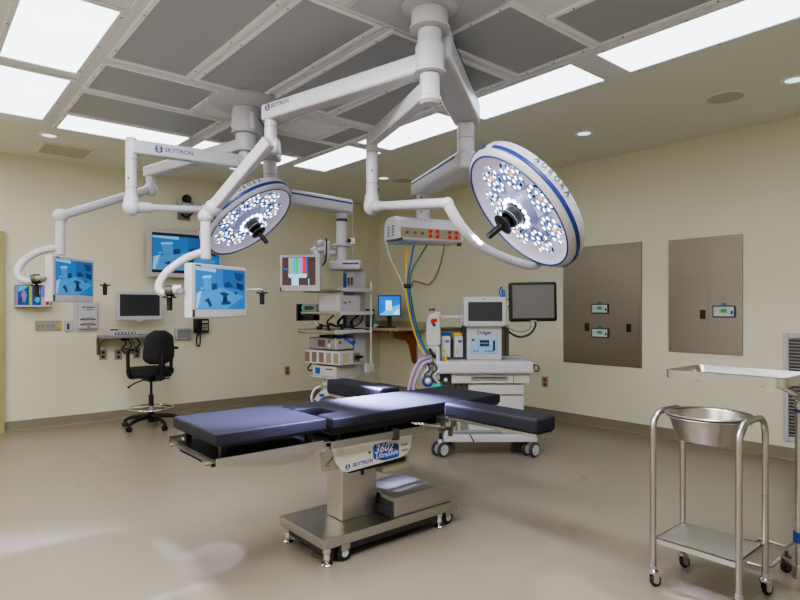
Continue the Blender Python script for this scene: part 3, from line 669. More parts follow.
# ================================================================ basin stand
t = thing('basin_stand', 'steel ring stand on casters carrying a round steel basin at lower right', 'stand', (2.96, 1.19, 0))
def ucorner(p0, p1, zt, r):
    p0, p1 = V(p0), V(p1); d = (p1-p0).normalized(); pts = [V((p0.x, p0.y, .10))]
    for k in range(9):
        a = PI/2*k/8; pts.append(V((p0.x, p0.y, zt-r))+d*(r*(1-math.cos(a)))+UP*(r*math.sin(a)))
    for k in range(9):
        a = PI/2*k/8; pts.append(V((p1.x, p1.y, zt-r))-d*(r*(1-math.sin(a)))+UP*(r*math.cos(a)))
    pts.append(V((p1.x, p1.y, .10))); return pts
for y in (1.0, 1.385):
    MB().tube(ucorner((2.79, y, 0), (3.11, y, 0), .848, .085), .0145, 0, 14).build('leg_frame', ['steel'], t)
MB().bb(2.795, 3.105, 1.005, 1.38, .236, .24).bb(2.795, 3.105, 1.005, 1.012, .212, .24).bb(2.795, 3.105, 1.373, 1.38, .212, .24).bb(2.795, 2.802, 1.005, 1.38, .212, .24).bb(3.098, 3.105, 1.005, 1.38, .212, .24).build('shelf', ['steell'], t)
MB().torus((2.95, 1.1925, .836), .180, .005, 0).tube([(2.95, 1.0, .846), (2.95, 1.009, .822)], .006).tube([(2.95, 1.385, .846), (2.95, 1.376, .822)], .006).build('holding_ring', ['steel'], t)
for x, y in ((2.79, 1.0), (2.79, 1.385), (3.11, 1.0), (3.11, 1.385)):
    c = MB(); caster_wheel(c, (x+.012, y-.006, .027), .027, .022, (.5, 1, 0)); c.lathe([(0, .105), (.017, .105), (.017, .085), (.026, .078), (.026, .066), (0, .066)], 1, Matrix.Translation((x, y, 0)), 16)
    n = V((.5, 1, 0)).normalized()
    for s_ in (-1, 1): c.box(V((x+.006, y-.003, .048))+n*.017*s_, (.03, .004, .045), 1, 0, rot=math.atan2(n.y, n.x)-PI/2)
    c.build('caster', ['rubber', 'chrome'], t)
t = thing('steel_basin', 'round stainless basin sitting in the ring of the wheeled stand', 'basin', (2.95, 1.1925, .70))
pr = [(0, .722), (.12, .722), (.136, .726), (.143, .735), (.172, .832), (.175, .842), (.190, .846), (.194, .850), (.190, .854), (.174, .852), (.168, .844), (.140, .741), (.131, .733), (.115, .729), (0, .729)]
MB().lathe(pr, 0, Matrix.Translation((2.95, 1.1925, 0)), 56).build('bowl', ['steel'], t, ang=30)

# ================================================================ instrument (mayo) stand
t = thing('instrument_stand', 'steel instrument tray stand cut off by the right edge, behind the basin stand', 'stand', (3.25, 1.0, 0))
# tray support
def oval(x0, x1, y0, y1, r, n=7):
    return [((x0+x1)/2+a, (y0+y1)/2+b) for a, b in rounded(x1-x0, y1-y0, r, n)]
bm = MB(); outs = oval(3.0, 3.40, .885, 1.435, .045); ins = oval(3.010, 3.390, .895, 1.425, .037); flo = oval(3.03, 3.37, .915, 1.405, .025)
n = len(outs); vs = [(x, y, 1.041) for x, y in outs]+[(x, y, 1.043) for x, y in ins]+[(x, y, 1.008) for x, y in flo]+[(x, y, 1.0005) for x, y in outs]+[(x, y, 1.041) for x, y in outs]
fs = []
for a, b in ((0, 1), (1, 2), (3, 0)):
    for i in range(n): fs.append([a*n+i, a*n+(i+1) % n, b*n+(i+1) % n, b*n+i])
fs.append([2*n+i for i in range(n)]); fs.append([3*n+i for i in range(n)])
bm.raw(vs, fs, 0)
bm.build('tray', ['steel'], t)
px, py = 3.262, .903
MB().tube([(3.2, 1.06, .998), (3.24, .99, .985), (px, .925, .95), (px, py, .91), (px, py, .80)], .015, 0, 12, k=6).bb(3.03, 3.37, .99, 1.01, .992, 1.006).bb(3.03, 3.37, 1.28, 1.30, .992, 1.006).bb(3.19, 3.21, .95, 1.3, .990, 1.005).build('tray_arm', ['steel'], t)
MB().cyl((px, py, .10), (px, py, .87), .018, m=0).cyl((px, py, .86), (px, py, .875), .022, m=1).cyl((px, py, .885), (px, py, .90), .024, m=0).build('post', ['steel', 'navy'], t)
MB().cyl((px, py, .24), (px, py, .29), .026, m=0).build('blue_collar', ['navy'], t)
MB().cyl((px, py+.02, .93), (px-.05, py-.03, .93), .012, m=0).sph((px-.055, py-.035, .93), .022, 0, 12).build('clamp_knob', ['chrome'], t)
mb = MB()
mb.tube([(px, py, .10), (3.40, .98, .085), (3.44, 1.03, .08), (3.40, 1.06, .035), (3.36, 1.10, .03), (3.35, 1.20, .03)], .010, 0, 10)
mb.tube([(px, py, .12), (3.62, .98, .10), (3.74, 1.06, .07), (3.745, 1.10, .03), (3.76, 1.20, .03)], .010, 0, 10)
mb.tube([(3.35, 1.20, .03), (3.37, 1.24, .03), (3.74, 1.24, .03), (3.76, 1.20, .03)], .010, 0, 10)
mb.cyl((px, py, .07), (px, py, .13), .03, m=0).tube([(px, py, .11), (3.20, .70, .10)], .010, 0, 10)
mb.build('base_frame', ['steel'], t)
for x, y in ((3.46, 1.015), (3.20, .70), (3.64, .99)):
    c = MB(); caster_wheel(c, (x, y, .032), .032, .026, (.5, 1, 0)); c.cyl((x, y, .05), (x, y, .085), .022, m=1).cyl((x, y, .08), (x, y, .11), .008, m=1); c.build('caster', ['rubber', 'dsteel'], t)
# ================================================================ ceiling mounts
M1 = V((2.10, 4.42, 0)); M2 = V((2.20, 2.35, 0))
def at(c, z): return V((c.x, c.y, z))
def mount(c, label, dish):
    t = thing('ceiling_mount', label, 'ceiling mount', (c.x, c.y, ZC-.03))
    T = Matrix.Translation((c.x, c.y, 0))
    if dish: MB().lathe([(0, 3.0), (.08, 2.965), (.14, 2.965), (.25, 2.985), (.285, 3.005), (.29, 3.02), (.285, 3.034), (0, 3.034)], 0, T, 48).build('dish_cover', ['white'], t)
    else:
        mb = MB().bb(c.x-.34, c.x+.28, c.y-.30, c.y+.30, 3.012, 3.034, 0, .004); mb.build('cover_plate', ['white'], t)
        MB().lathe([(0, 2.985), (.11, 2.985), (.15, 3.0), (.155, 3.014), (0, 3.014)], 0, T, 40).build('cover_ring', ['white'], t)
    MB().lathe([(0, 3.0), (.07, 3.0), (.07, 2.987), (0, 2.987)], 0, T, 36).build('neck', ['grey'], t)
    return t
mount(M1, 'white ceiling mount with a wide round dish, the rear of the two', True)
mount(M2, 'white ceiling mount with square cover plate at the top centre, the front of the two', False)

def hub(c, z0, z1, r, name, parent):
    # bearing hub turning with its arm
    T = Matrix.Translation((c.x, c.y, 0))
    MB().lathe([(0, z1), (r-.005, z1), (r, z1-.006), (r, z0+.02), (r+.009, z0+.014), (r+.009, z0+.004), (r-.004, z0), (0, z0)], 0, T, 40).build(name, ['white'], parent)
def spindle(c, parent, dz=0):
    T = Matrix.Translation((c.x, c.y, dz))
    MB().lathe([(0, 2.614), (.054, 2.614), (.054, 2.495), (.061, 2.488), (.061, 2.47), (.045, 2.452), (0, 2.448)], 0, T, 32).build('spindle', ['white'], parent)
def boxarm(mb, p0, p1, w, h, m=0, bev=.02, taper=1.0, over=.0):
    """horizontal box arm with rounded edges from p0 to p1 (centres)"""
    p0, p1 = V(p0), V(p1); d = (p1-p0); ln = d.length; d.normalize()
    M = frame((p0+p1)/2, x=d, y=UP.cross(d))
    mb2 = MB(); mb2.box((0, 0, 0), (ln+2*over, w, h), 0, bev, seg=3)
    for v in mb2.v:
        if v.x < 0: continue
        k = 1-(1-taper)*min(1, v.x/(ln/2)); v.y *= k
    mb.raw([M @ v for v in mb2.v], mb2.f, m); return M, ln
def stripe(M, ln, side, w, z, h=.014, x0=None, x1=None):
    a = -ln/2+.05 if x0 is None else x0; b = ln/2-.02 if x1 is None else x1
    mb = MB(); mb.x = M; mb.box(((a+b)/2, side*(w/2+.0005), z), (b-a, .003, h), 0, .001); return mb
def armtext(M, ln, side, w, size, x, z=0, flip=False):
    # lettering with small emblem on the side of an arm
    F = M @ frame((x, side*(w/2+.001), z), x=(-side if flip else (1 if side < 0 else -1), 0, 0), y=(0, 0, 1))
    q = MB(); q.flat = 1; q.text('SKYTRON', size, F @ Matrix.Translation((size*.6, 0, 0)), 0, .0005, bold=.012)
    E_ = F @ Matrix.Translation((-size*2.55, 0, 0)); q.poly(E_, rounded(size*1.15, size*1.15, size*.4), 0, .0005); q.text('S', size*1.2, E_, 1, .001, bold=.03)
    return q

# ================================================================ supply boom with red outlets (front mount)
t = thing('supply_boom', 'white ceiling supply boom holding a long outlet box with red sockets', 'equipment boom', (M2.x, M2.y, 2.8))
EL2 = V((3.255, 3.075, 0)); SH = V((3.58, 3.91, 0))
mb = MB(); M, ln = boxarm(mb, at(M2, 2.85)+(EL2-M2).normalized()*.18, at(EL2, 2.85), .20, .175, 0, .03, 1, .085); mb.box(at(M2, 2.913)+(EL2-M2).normalized()*.09, (.22, .19, .05), 0, .01, rot=math.atan2(EL2.y-M2.y, EL2.x-M2.x)); hub(M2, 2.882, 2.986, .102, 'bearing_hub', t)
mb.build('upper_arm', ['white'], t)
stripe(M, ln, -1, .20, .05, .016, -ln/2, ln/2-.04).build('blue_stripe', ['navy'], [c for c in t.children][-1])
MB().cyl(at(EL2, 2.52), at(EL2, 2.765), .064, .064, 0, 28, .006).cyl(at(EL2, 2.64), at(EL2, 2.646), .066, m=1).build('elbow', ['white', 'grey'], t)
mb = MB(); M, ln = boxarm(mb, at(EL2, 2.465), at(SH, 2.45), .19, .14, 0, .028, 1, .09)
o = mb.build('lower_arm', ['white'], t)
stripe(M, ln, 1, .19, .035, .018, -ln/2, ln/2+.06).build('blue_stripe', ['navy'], o)
stripe(M, ln, -1, .19, .035, .018, -ln/2, ln/2+.06).build('blue_stripe', ['navy'], o)
mb = MB().cyl(at(SH, 2.15), at(SH, 2.41), .062, .062, 0, 28)
for z in (2.35, 2.22): mb.cyl(at(SH, z)-RT*.02-FW*.055, at(SH, z)-RT*.02-FW*.066, .008, m=1, n=10)
mb.build('drop_column', ['white', 'dgrey'], t)
# outlet box : local x along the face
AX = math.radians(-13); bx = V((math.cos(AX), math.sin(AX), 0)); by = UP.cross(bx)
BM = frame(at(SH, 2.045), x=bx, y=by)
mb = MB(); mb.x = BM
prof = [(-.15, .02), (-.15, -.085), (-.125, -.105), (.125, -.105), (.15, -.085), (.15, .03), (.11, .09), (.06, .115), (-.06, .115), (-.115, .075)]
mb.prism(prof, -.325, .325, 0, frame((0, 0, 0), x=(0, 1, 0), y=(0, 0, 1)), .006)
ob = mb.build('outlet_box', ['white'], t)
mb = MB(); mb.x = BM @ frame((0, -.1503, -.032), x=(1, 0, 0), y=(0, 0, 1)); mb.box((0, 0, .001), (.61, .086, .004), 0, .001)
for k in range(8): mb.box((-.265+k*.0755, 0, .003), (.066, .07, .003), 1, .001)
mb.build('outlet_strip', ['tan', 'tan'], ob)
for k, x in enumerate((-.015, .055, .185, .255)):
    m2 = MB(); m2.x = mb.x
    for s_ in (-1, 1):
        m2.cyl((x, s_*.021, .004), (x, s_*.021, .012), .0165, m=0, n=16)
        m2.box((x-.005, s_*.021, .0122), (.003, .009, .001), 1).box((x+.005, s_*.021, .0122), (.003, .009, .001), 1)
    m2.build('red_socket', ['red', 'black'], ob)
m2 = MB(); m2.x = mb.x
for x in (-.245, -.17, -.095): m2.cyl((x, .0, .004), (x, 0, .01), .013, m=0, n=14)
m2.build('gas_socket', ['dsteel'], ob)
mb = MB(); mb.x = BM @ frame((-.3255, 0, -.01), x=(0, -1, 0), y=(0, 0, 1))
for x in (-.045, .045):
    mb.box((x, 0, .001), (.045, .11, .004), 0, .002)
    for k in range(4): mb.box((x, -.038+k*.025, .004), (.028, .016, .004), 1, .002)
mb.build('end_sockets', ['lightgrey', 'dgrey'], ob)
mb = MB(); mb.x = BM; mb.tube([(-.30, -.16, -.09), (-.36, -.17, -.105), (-.39, -.05, -.105)], .011, 0, 8, k=4)
mb.build('grip_handle', ['dgrey'], ob)
mb = MB(); mb.x = BM; mb.box((-.2, 0, -.11), (.2, .18, .012), 0, .003); mb.build('underside_plate', ['sky'], ob)
mb = MB(); mb.x = BM; mb.box((.30, -.13, -.11), (.03, .04, .03), 0, .006); mb.build('cable_clip', ['dgrey'], ob)
# hanging hoses: points given along the view-plane axes around the box
def hp(u, v, w=0): return at(SH, 2.045)+RT*u+UP*v+FW*w
TIE = (-.145, -.49)
def hose(name, label, pts, col, r=.0075, group=None):
    p0 = hp(*pts[0]); o = MB().tube([hp(*p) for p in pts], r, 0, 8, k=8).build(name, [col])
    return tag(o, label, 'hose', group)
low = [(-.137, -.53, .0), (-.10, -.75, .03), (-.05, -.93, .05), (-.01, -1.03, .02), (.04, -1.11, -.02)]
hose('gas_hose', 'yellow gas hose hanging from the red-outlet box to the white machine', [(-.15, -.118, -.03), (-.155, -.27), (-.157, -.40), (-.161, -.49, .005)]+[(x-.021, y, w+.005) for x, y, w in low], 'yellow', .0075)
hose('gas_hose', 'blue gas hose hanging from the red-outlet box to the white machine', [(-.085, -.118, -.03), (-.115, -.27), (-.137, -.40), (-.142, -.49, -.008)]+[(x-.001, y, w-.008) for x, y, w in low], 'blue', .008)
hose('gas_hose', 'dark green gas hose joining the blue one below the red-outlet box', [(.035, -.118, -.03), (-.03, -.22, -.02), (-.095, -.33, -.01), (-.119, -.42), (-.123, -.49, .006)]+[(x+.018, y, w+.008) for x, y, w in low], 'green', .0075)
hose('suction_hose', 'thin pale hose hanging from the left end of the red-outlet box', [(-.335, -.09, -.12), (-.30, -.24, -.1), (-.23, -.38, -.05), (-.186, -.48, -.02), (-.178, -.52, .0)], 'cream', .007)
hose('power_cable', 'brown-grey power cable looping from the red-outlet box to the hose tie', [(.185, -.112, -.06), (.18, -.17, -.06), (.15, -.30, -.05), (.10, -.42, -.04), (.045, -.475, -.03), (-.02, -.46, -.02), (-.08, -.445, -.015), (-.10, -.465, -.02), (-.104, -.495, -.02)], 'hose', .0085)
o = MB().cyl(hp(-.178, -.487, -.0), hp(-.108, -.492, -.0), .021, m=0, n=14, bev=.006).build('hose_tie', ['black']); tag(o, 'black strap tying the hanging hoses together', 'strap')

# ================================================================ equipment boom (rear mount)
t = thing('equipment_boom', 'white ceiling boom with a tall column of equipment shelves near the far corner', 'equipment boom', (M1.x, M1.y, 2.85))
EL1 = V((2.69, 5.13, 0)); C1 = V((3.585, 5.215, 0))
mb = MB(); M, ln = boxarm(mb, at(M1, 2.855), at(EL1, 2.855), .20, .16, 0, .03, 1, .085); hub(M1, 2.762, 2.986, .102, 'bearing_hub', t)
o = mb.build('upper_arm', ['white'], t); stripe(M, ln, -1, .20, .04, .016, -ln/2, ln/2-.04).build('blue_stripe', ['navy'], o)
MB().cyl(at(EL1, 2.53), at(EL1, 2.79), .064, .064, 0, 28, .006).cyl(at(EL1, 2.64), at(EL1, 2.646), .066, m=1).build('elbow', ['white', 'grey'], t)
mb = MB(); M, ln = boxarm(mb, at(EL1, 2.455), at(C1, 2.45), .198, .15, 0, .028, 1, .09)
o = mb.build('lower_arm', ['white'], t); stripe(M, ln, -1, .198, .03, .016, -ln/2, ln/2+.07).build('blue_stripe', ['navy'], o)
MB().cyl(at(C1, 1.84), at(C1, 2.38), .058, .058, 0, 28).cyl(at(C1, 2.335), at(C1, 2.375), .068, .07, 0, 28).build('drop_column', ['white'], t)
MB().cyl(at(C1, 2.285), at(C1, 2.315), .0595, m=0, n=28).build('grey_band', ['dgrey'], t)
MB().lathe([(.058, 2.02), (.10, 2.02), (.105, 2.03), (.105, 2.045), (.058, 2.05)], 0, Matrix.Translation((C1.x, C1.y, 0)), 28).build('collar', ['white'], t)
mb = MB(); q0 = at(C1, 1.815)-RT*.13+FW*.02; q1 = at(C1, 1.815)+RT*.22-FW*.02; M, ln = boxarm(mb, q0, q1, .17, .105, 0, .025)
o = mb.build('foot_beam', ['white'], t); stripe(M, ln, -1, .17, .015, .018, -.02, ln/2-.02).build('blue_stripe', ['navy'], o)
# local frame of the stack : front toward -X of the room, x axis to the viewer's right
EA = math.radians(-80); ex = V((math.cos(EA), math.sin(EA), 0)); ey = UP.cross(ex)
SC = V((3.625, 5.25, 0))
SM = frame(SC, x=ex, y=ey)
def sm(): m = MB(); m.x = SM; return m
sm().bb(-.02, .15, .02, .2, .62, 1.76, 0, .008).build('service_column', ['white'], t)
sm().bb(-.01, .035, .012, .0205, 1.57, 1.73, 0, .002).build('blue_strip', ['blue'], t)
sm().bb(-.01, .035, .012, .0205, 1.14, 1.28, 0, .002).build('blue_strip', ['blue'], t)
for x0, x1 in ((.055, .09), (.105, .14)):
    sm().bb(x0, x1, .012, .0205, 1.6, 1.69, 0, .003).bb(x0+.008, x1-.008, .009, .014, 1.62, 1.65, 1).bb(x0+.008, x1-.008, .009, .014, 1.655, 1.68, 1).build('socket_plate', ['tan', 'dgrey'], t)
for (z, x0, x1, y0, y1) in ((1.545, -.27, .30, -.34, .17), (1.305, -.28, .30, -.36, .17), (1.115, -.28, .27, -.40, .17)):
    o = sm().bb(x0, x1, y0, y1, z-.012, z+.012, 0, .006).build('shelf', ['steel'], t)
    sm().bb(x1-.004, x1+.012, y0+.02, y1-.02, z-.02, z+.02, 0, .004).build('shelf_rail', ['white'], o); sm().bb(x0-.012, x0+.004, y0+.02, y1-.02, z-.02, z+.02, 0, .004).build('shelf_rail', ['white'], o)
sm().bb(-.22, .20, -.27, .018, .618, .638, 0, .008).build('lowest_shelf', ['white'], t)
m = sm()
for p in ((.285, .14),): m.cyl((p[0], p[1], .70), (p[0], p[1], 1.64), .011, m=0, n=10)
m.bb(.18, .30, .12, .16, .70, .735, 0, .006).bb(.27, .30, .05, .17, .67, .77, 0, .006)
m.build('side_rail', ['white'], t)
sm().bb(-.12, .02, -.2, .0, .53, .617, 0, .006).build('bottom_block', ['lightgrey'], t)
m = sm()
for i, (x, y, dz) in enumerate(((-.18, -.2, .06), (-.1, -.12, .05), (0, -.2, .07), (.1, -.1, .05), (.18, -.2, .06))):
    m.tube([(x, y, 1.127), (x+.05, y-.05, 1.127+dz), (x+.1, y+.04, 1.16), (x+.02, y+.12, 1.21), (x+.06, y+.18, 1.28)], .009, i % 2, 8, k=6)
m.tube([(.21, .1, 1.29), (.26, .0, 1.2), (.24, -.1, 1.15), (.29, .1, 1.13)], .008, 0, 8, k=6)
m.tube([(-.21, -.20, .70), (-.27, -.24, .68), (-.31, -.22, .71), (-.32, -.16, .755)], .008, 0, 8, k=6)
m.build('shelf_cables', ['rubber', 'dgrey'], t)
m = sm(); m.tube([(.29, -.25, 1.04), (.36, -.28, 1.03), (.40, -.25, 1.0), (.37, -.2, 1.02), (.42, -.28, 1.03)], .014, 0, 8, k=6); m.build('blue_hose_end', ['blue'], t)
# document camera on a thin rod
mb = MB().cyl(at(C1, 2.40)+RT*.12, at(C1, 1.86)+RT*.12, .003, m=0, n=6).box(at(C1, 2.075)+RT*.115, (.07, .06, .075), 0, .014, rot=math.atan2(RT.y, RT.x)).sph(at(C1, 2.08)+RT*.085-FW*.02, .024, 1, 12)
mb.build('small_camera', ['white', 'black'], t)

def dev(name, label, cat, x0, x1, y0, y1, z0, z1, mt, bev=.006):
    c = SM @ V(((x0+x1)/2, (y0+y1)/2, z0)); d = thing(name, label, cat, tuple(c))
    sm().bb(x0, x1, y0, y1, z0, z1, 0, bev).build('case', [mt], d); return d
d = dev('image_printer', 'big white device with red dot on the second boom shelf', 'medical device', -.06, .262, -.30, .0, 1.3175, 1.49, 'white')
m = sm(); m.x = SM @ frame((.2625, 0, 0), x=(0, 1, 0), y=(0, 0, 1)); m.flat = 1
m.poly(Matrix(), [(-.16+.014*math.cos(a*PI/6), 1.42+.014*math.sin(a*PI/6)) for a in range(12)], 0, .0005); m.quad(Matrix(), -.25, -.205, 1.405, 1.42, 1, .0005).quad(Matrix(), -.25, -.21, 1.425, 1.45, 2, .0005)
m.build('side_marks', ['red', 'green', 'lightgrey'], d)
sm().bb(-.05, .27, -.303, -.299, 1.33, 1.37, 0).bb(-.0, .2, -.304, -.3, 1.40, 1.47, 0, .002).build('front_panel', ['lightgrey'], d)
d = dev('light_source', 'slim grey box with teal port at the left end of the second boom shelf', 'medical device', -.275, -.065, -.34, -.05, 1.3175, 1.40, 'grey')
m = sm(); m.x = SM @ frame((0, -.3405, 0), x=(1, 0, 0), y=(0, 0, 1)); m.cyl((-.245, 1.36, 0), (-.245, 1.36, .014), .026, m=0).cyl((-.2, 1.36, 0), (-.2, 1.36, .012), .02, m=1).cyl((-.10, 1.36, 0), (-.10, 1.36, .01), .016, m=1).bb(-.175, -.12, 1.34, 1.38, 0, .004, 1)
m.build('front_ports', ['teal', 'dgrey'], d)
d = thing('tray_clamp', 'black clamp and cable bundle hanging under the left end of the second boom shelf', 'clamp', tuple(SM @ V((-.3, -.3, 1.25))))
sm().bb(-.327, -.296, -.38, -.2, 1.22, 1.40, 0, .008).bb(-.325, -.10, -.34, -.24, 1.225, 1.285, 0, .014).build('black_holder', ['black'], d)
m = sm(); m.tube([(-.15, -.3, 1.26), (-.1, -.3, 1.2), (-.06, -.28, 1.16)], .014, 0, 8, k=5).sph((-.05, -.28, 1.158), .026, 1, 12); m.build('grey_lever', ['lightgrey', 'black'], d)
d = dev('electrosurgical_unit', 'grey device with dark red screen and knobs under the lower boom tray', 'medical device', -.24, .18, -.28, -.02, .924, 1.045, 'lightgrey', .014)
m = sm(); m.x = SM @ frame((0, -.2805, 0), x=(1, 0, 0), y=(0, 0, 1)); m.box((-.03, .985, .002), (.40, .105, .006), 0, .003).box((-.03, .988, .005), (.11, .072, .006), 1, .002).cyl((.10, .966, 0), (.10, .966, .02), .022, m=2).cyl((.09, 1.01, 0), (.09, 1.01, .012), .012, m=3)
m.build('front_panel', ['grey', 'sbrown', 'white', 'dgrey'], d)
m = sm(); m.x = SM @ frame((.1805, 0, 0), x=(0, 1, 0), y=(0, 0, 1)); m.poly(Matrix(), [(-.22+.016*math.cos(a*PI/6), 1.0+.016*math.sin(a*PI/6)) for a in range(12)], 0, .0005); m.build('red_dot', ['red'], d)
sm().bb(-.16, .06, -.2, -.05, 1.045, 1.07, 0, .006).bb(.1, .16, -.2, -.12, 1.045, 1.075, 1, .006).build('cable_bundle', ['dgrey', 'blue'], d)
d = dev('drawer_unit', 'white box with a row of brown windows below the grey device on the boom', 'medical device', -.28, .26, -.30, .008, .768, .912, 'white', .012)
m = sm(); m.x = SM @ frame((0, -.3005, 0), x=(1, 0, 0), y=(0, 0, 1))
for k in range(5): m.box((-.235+k*.11, .84, .001), (.07, .105, .004), 0 if k < 3 else 1, .003)
m.build('brown_windows', ['brown', 'tan'], d)
m = sm(); m.x = SM @ frame((.2605, 0, 0), x=(0, 1, 0), y=(0, 0, 1)); m.box((-.22, .84, .001), (.09, .1, .004), 0, .003).build('side_port', ['beige'], d)
m = sm(); m.x = SM @ frame((.2605, 0, 0), x=(0, 1, 0), y=(0, 0, 1)); m.box((-.06, .84, .001), (.10, .1, .004), 1, .003).cyl((-.07, .842, 0), (-.07, .842, .04), .022, m=2).cyl((-.04, .847, 0), (-.04, .847, .07), .014, m=2)
m.build('side_port', ['beige', 'tan', 'black'], d)
d = dev('insufflator', 'white device with blue and white front labels on the lowest boom shelf', 'medical device', -.20, .17, -.26, .015, .639, .752, 'cream', .008)
m = sm(); m.x = SM @ frame((0, -.2605, 0), x=(1, 0, 0), y=(0, 0, 1)); m.box((-.015, .695, .001), (.36, .104, .004), 0, .003).bb(-.15, -.075, .662, .727, .003, .006, 1).bb(0, .13, .662, .727, .003, .005, 2).bb(.01, .12, .710, .724, .0045, .0065, 1)
m.build('front_panel', ['lightgrey', 'blue', 'white'], d)
# rounded floor unit behind the table, only its hood shows
d = thing('suction_cart', 'white and blue curved device standing low behind the operating table', 'medical device', (3.40, 5.23, 0))
Mh = frame((3.40, 5.23, 0), x=RT, y=UP)
m = MB(); arc = [(.17*math.cos(PI-PI*k/14)+.05, .35+.17*math.sin(PI*k/14)) for k in range(15)]; ina = [(.125*math.cos(PI*k/14)+.05, .34+.11*math.sin(PI*k/14)) for k in range(15)]
m.prism(arc+ina, -.15, .15, 0, Mh, .006); m.build('hood', ['white'], d)
m = MB(); m.prism([(.15*math.cos(PI-PI*k/14)+.05, .345+.145*math.sin(PI*k/14)) for k in range(15)]+[(.2, .2), (-.1, .2)], -.12, .10, 0, Mh, .01); m.build('blue_core', ['grey'], d)
m = MB(); m.x = Mh; m.box((-.03, .46, .156), (.05, .03, .01), 0, .004); m.box((-.10, .36, .156), (.03, .1, .01), 0, .004); m.build('blue_badge', ['blue'], d)
m = MB(); m.x = Mh; m.box((.05, .13, 0), (.34, .2, .28), 0, .03); m.build('base', ['white'], d)
m = MB()
for a, b in ((-.1, -.1), (.2, -.1), (-.1, .1), (.2, .1)): caster_wheel(m, Mh @ V((a, .03, b)), .03, .025, (1, 0, 0))
m.build('casters', ['black', 'grey'], d)
m = MB(); m.x = Mh; m.tube([(-.13, .33, .05), (-.15, .42, .05), (-.12, .5, .05), (-.06, .54, .03)], .012, 0, 8, k=5); m.build('grey_tube', ['clear'], d)

# ================================================================ colour bar monitor on the boom
t = thing('colour_bar_monitor', 'white-framed monitor showing vertical colour bars, beside the equipment boom', 'monitor', (3.20, 5.12, 1.65))
BA = math.radians(-48); Mb = frame(RT*(-1.02)+FW*5.95+UP*1.715, x=(math.cos(BA), math.sin(BA), 0), y=UP)
m = MB(); m.x = Mb; m.box((.0, .0, -.03), (.43, .375, .06), 0, .012); m.build('housing', ['white'], t)
m = MB(); m.flat = 1; X0, X1, Y0, Y1 = -.185, .165, -.125, .16
m.quad(Mb, X0, X1, Y0, Y1, 0, .0006)
bx0, bw_ = -.115, .036
for k in range(5): m.quad(Mb, bx0+k*bw_, bx0+(k+1)*bw_+.0, -.01, .155, 1+k, .0012)
m.quad(Mb, bx0-.006, bx0, -.01, .155, 6, .0012).quad(Mb, bx0+5*bw_, bx0+5*bw_+.018, -.01, .155, 6, .0012)
m.poly(Mb, [(-.12, -.03), (-.11, -.05), (.07, -.05), (.08, -.01), (-.12, -.01)], 7, .0016).quad(Mb, -.085, -.01, -.125, -.05, 7, .0016).quad(Mb, -.17, -.13, .03, .05, 6, .0012).quad(Mb, .09, .10, -.12, -.06, 7, .0012)
m.build('screen', ['sbrown', 'b1', 'b2', 'b3', 'b4', 'b5', 'b6', 'b7'], t)
m = MB(); m.x = Mb; m.box((.04, -.165, .002), (.05, .008, .004), 0).box((-.2, -.165, .003), (.016, .04, .01), 1, .003); m.build('buttons', ['lightgrey', 'dgrey'], t)
m = MB(); a0 = Mb @ V((.05, .03, -.06)); a3 = at(C1, 2.03)-RT*.155
m.tube([a0, a0+FW*.1+RT*.08+UP*.05, a0+FW*.10+RT*.13+UP*.09, a3-RT*.13-UP*.06], .03, 0, 10, k=5)
m.cyl(a3-UP*.14, a3+UP*.05, .042, m=0).cyl(at(C1, 1.955)-RT*.16, at(C1, 1.955)-RT*.0595, .036, m=0).sph(a3-RT*.07+UP*.02, .045, 0, 14).sph(a3-RT*.13-UP*.06, .05, 0, 14).cyl(a3-RT*.13-UP*.06, a3-UP*.03, .035, m=0); m.build('swing_arm', ['white'], t)
m = MB(); m.tube([a3+RT*.0-FW*.08+UP*.07, a3+RT*.0-FW*.08-UP*.08, a3-RT*.02-FW*.1-UP*.2, a3-RT*.12-FW*.05-UP*.24, a0+FW*.02], .008, 0, 8, k=6); m.build('cable', ['rubber'], t)

def cp(px, py, d): return RT*((px-400)/585*d)+FW*d+UP*(1.36+(307.8-py)/585*d)   # lateral, depth and height in metres from bearings
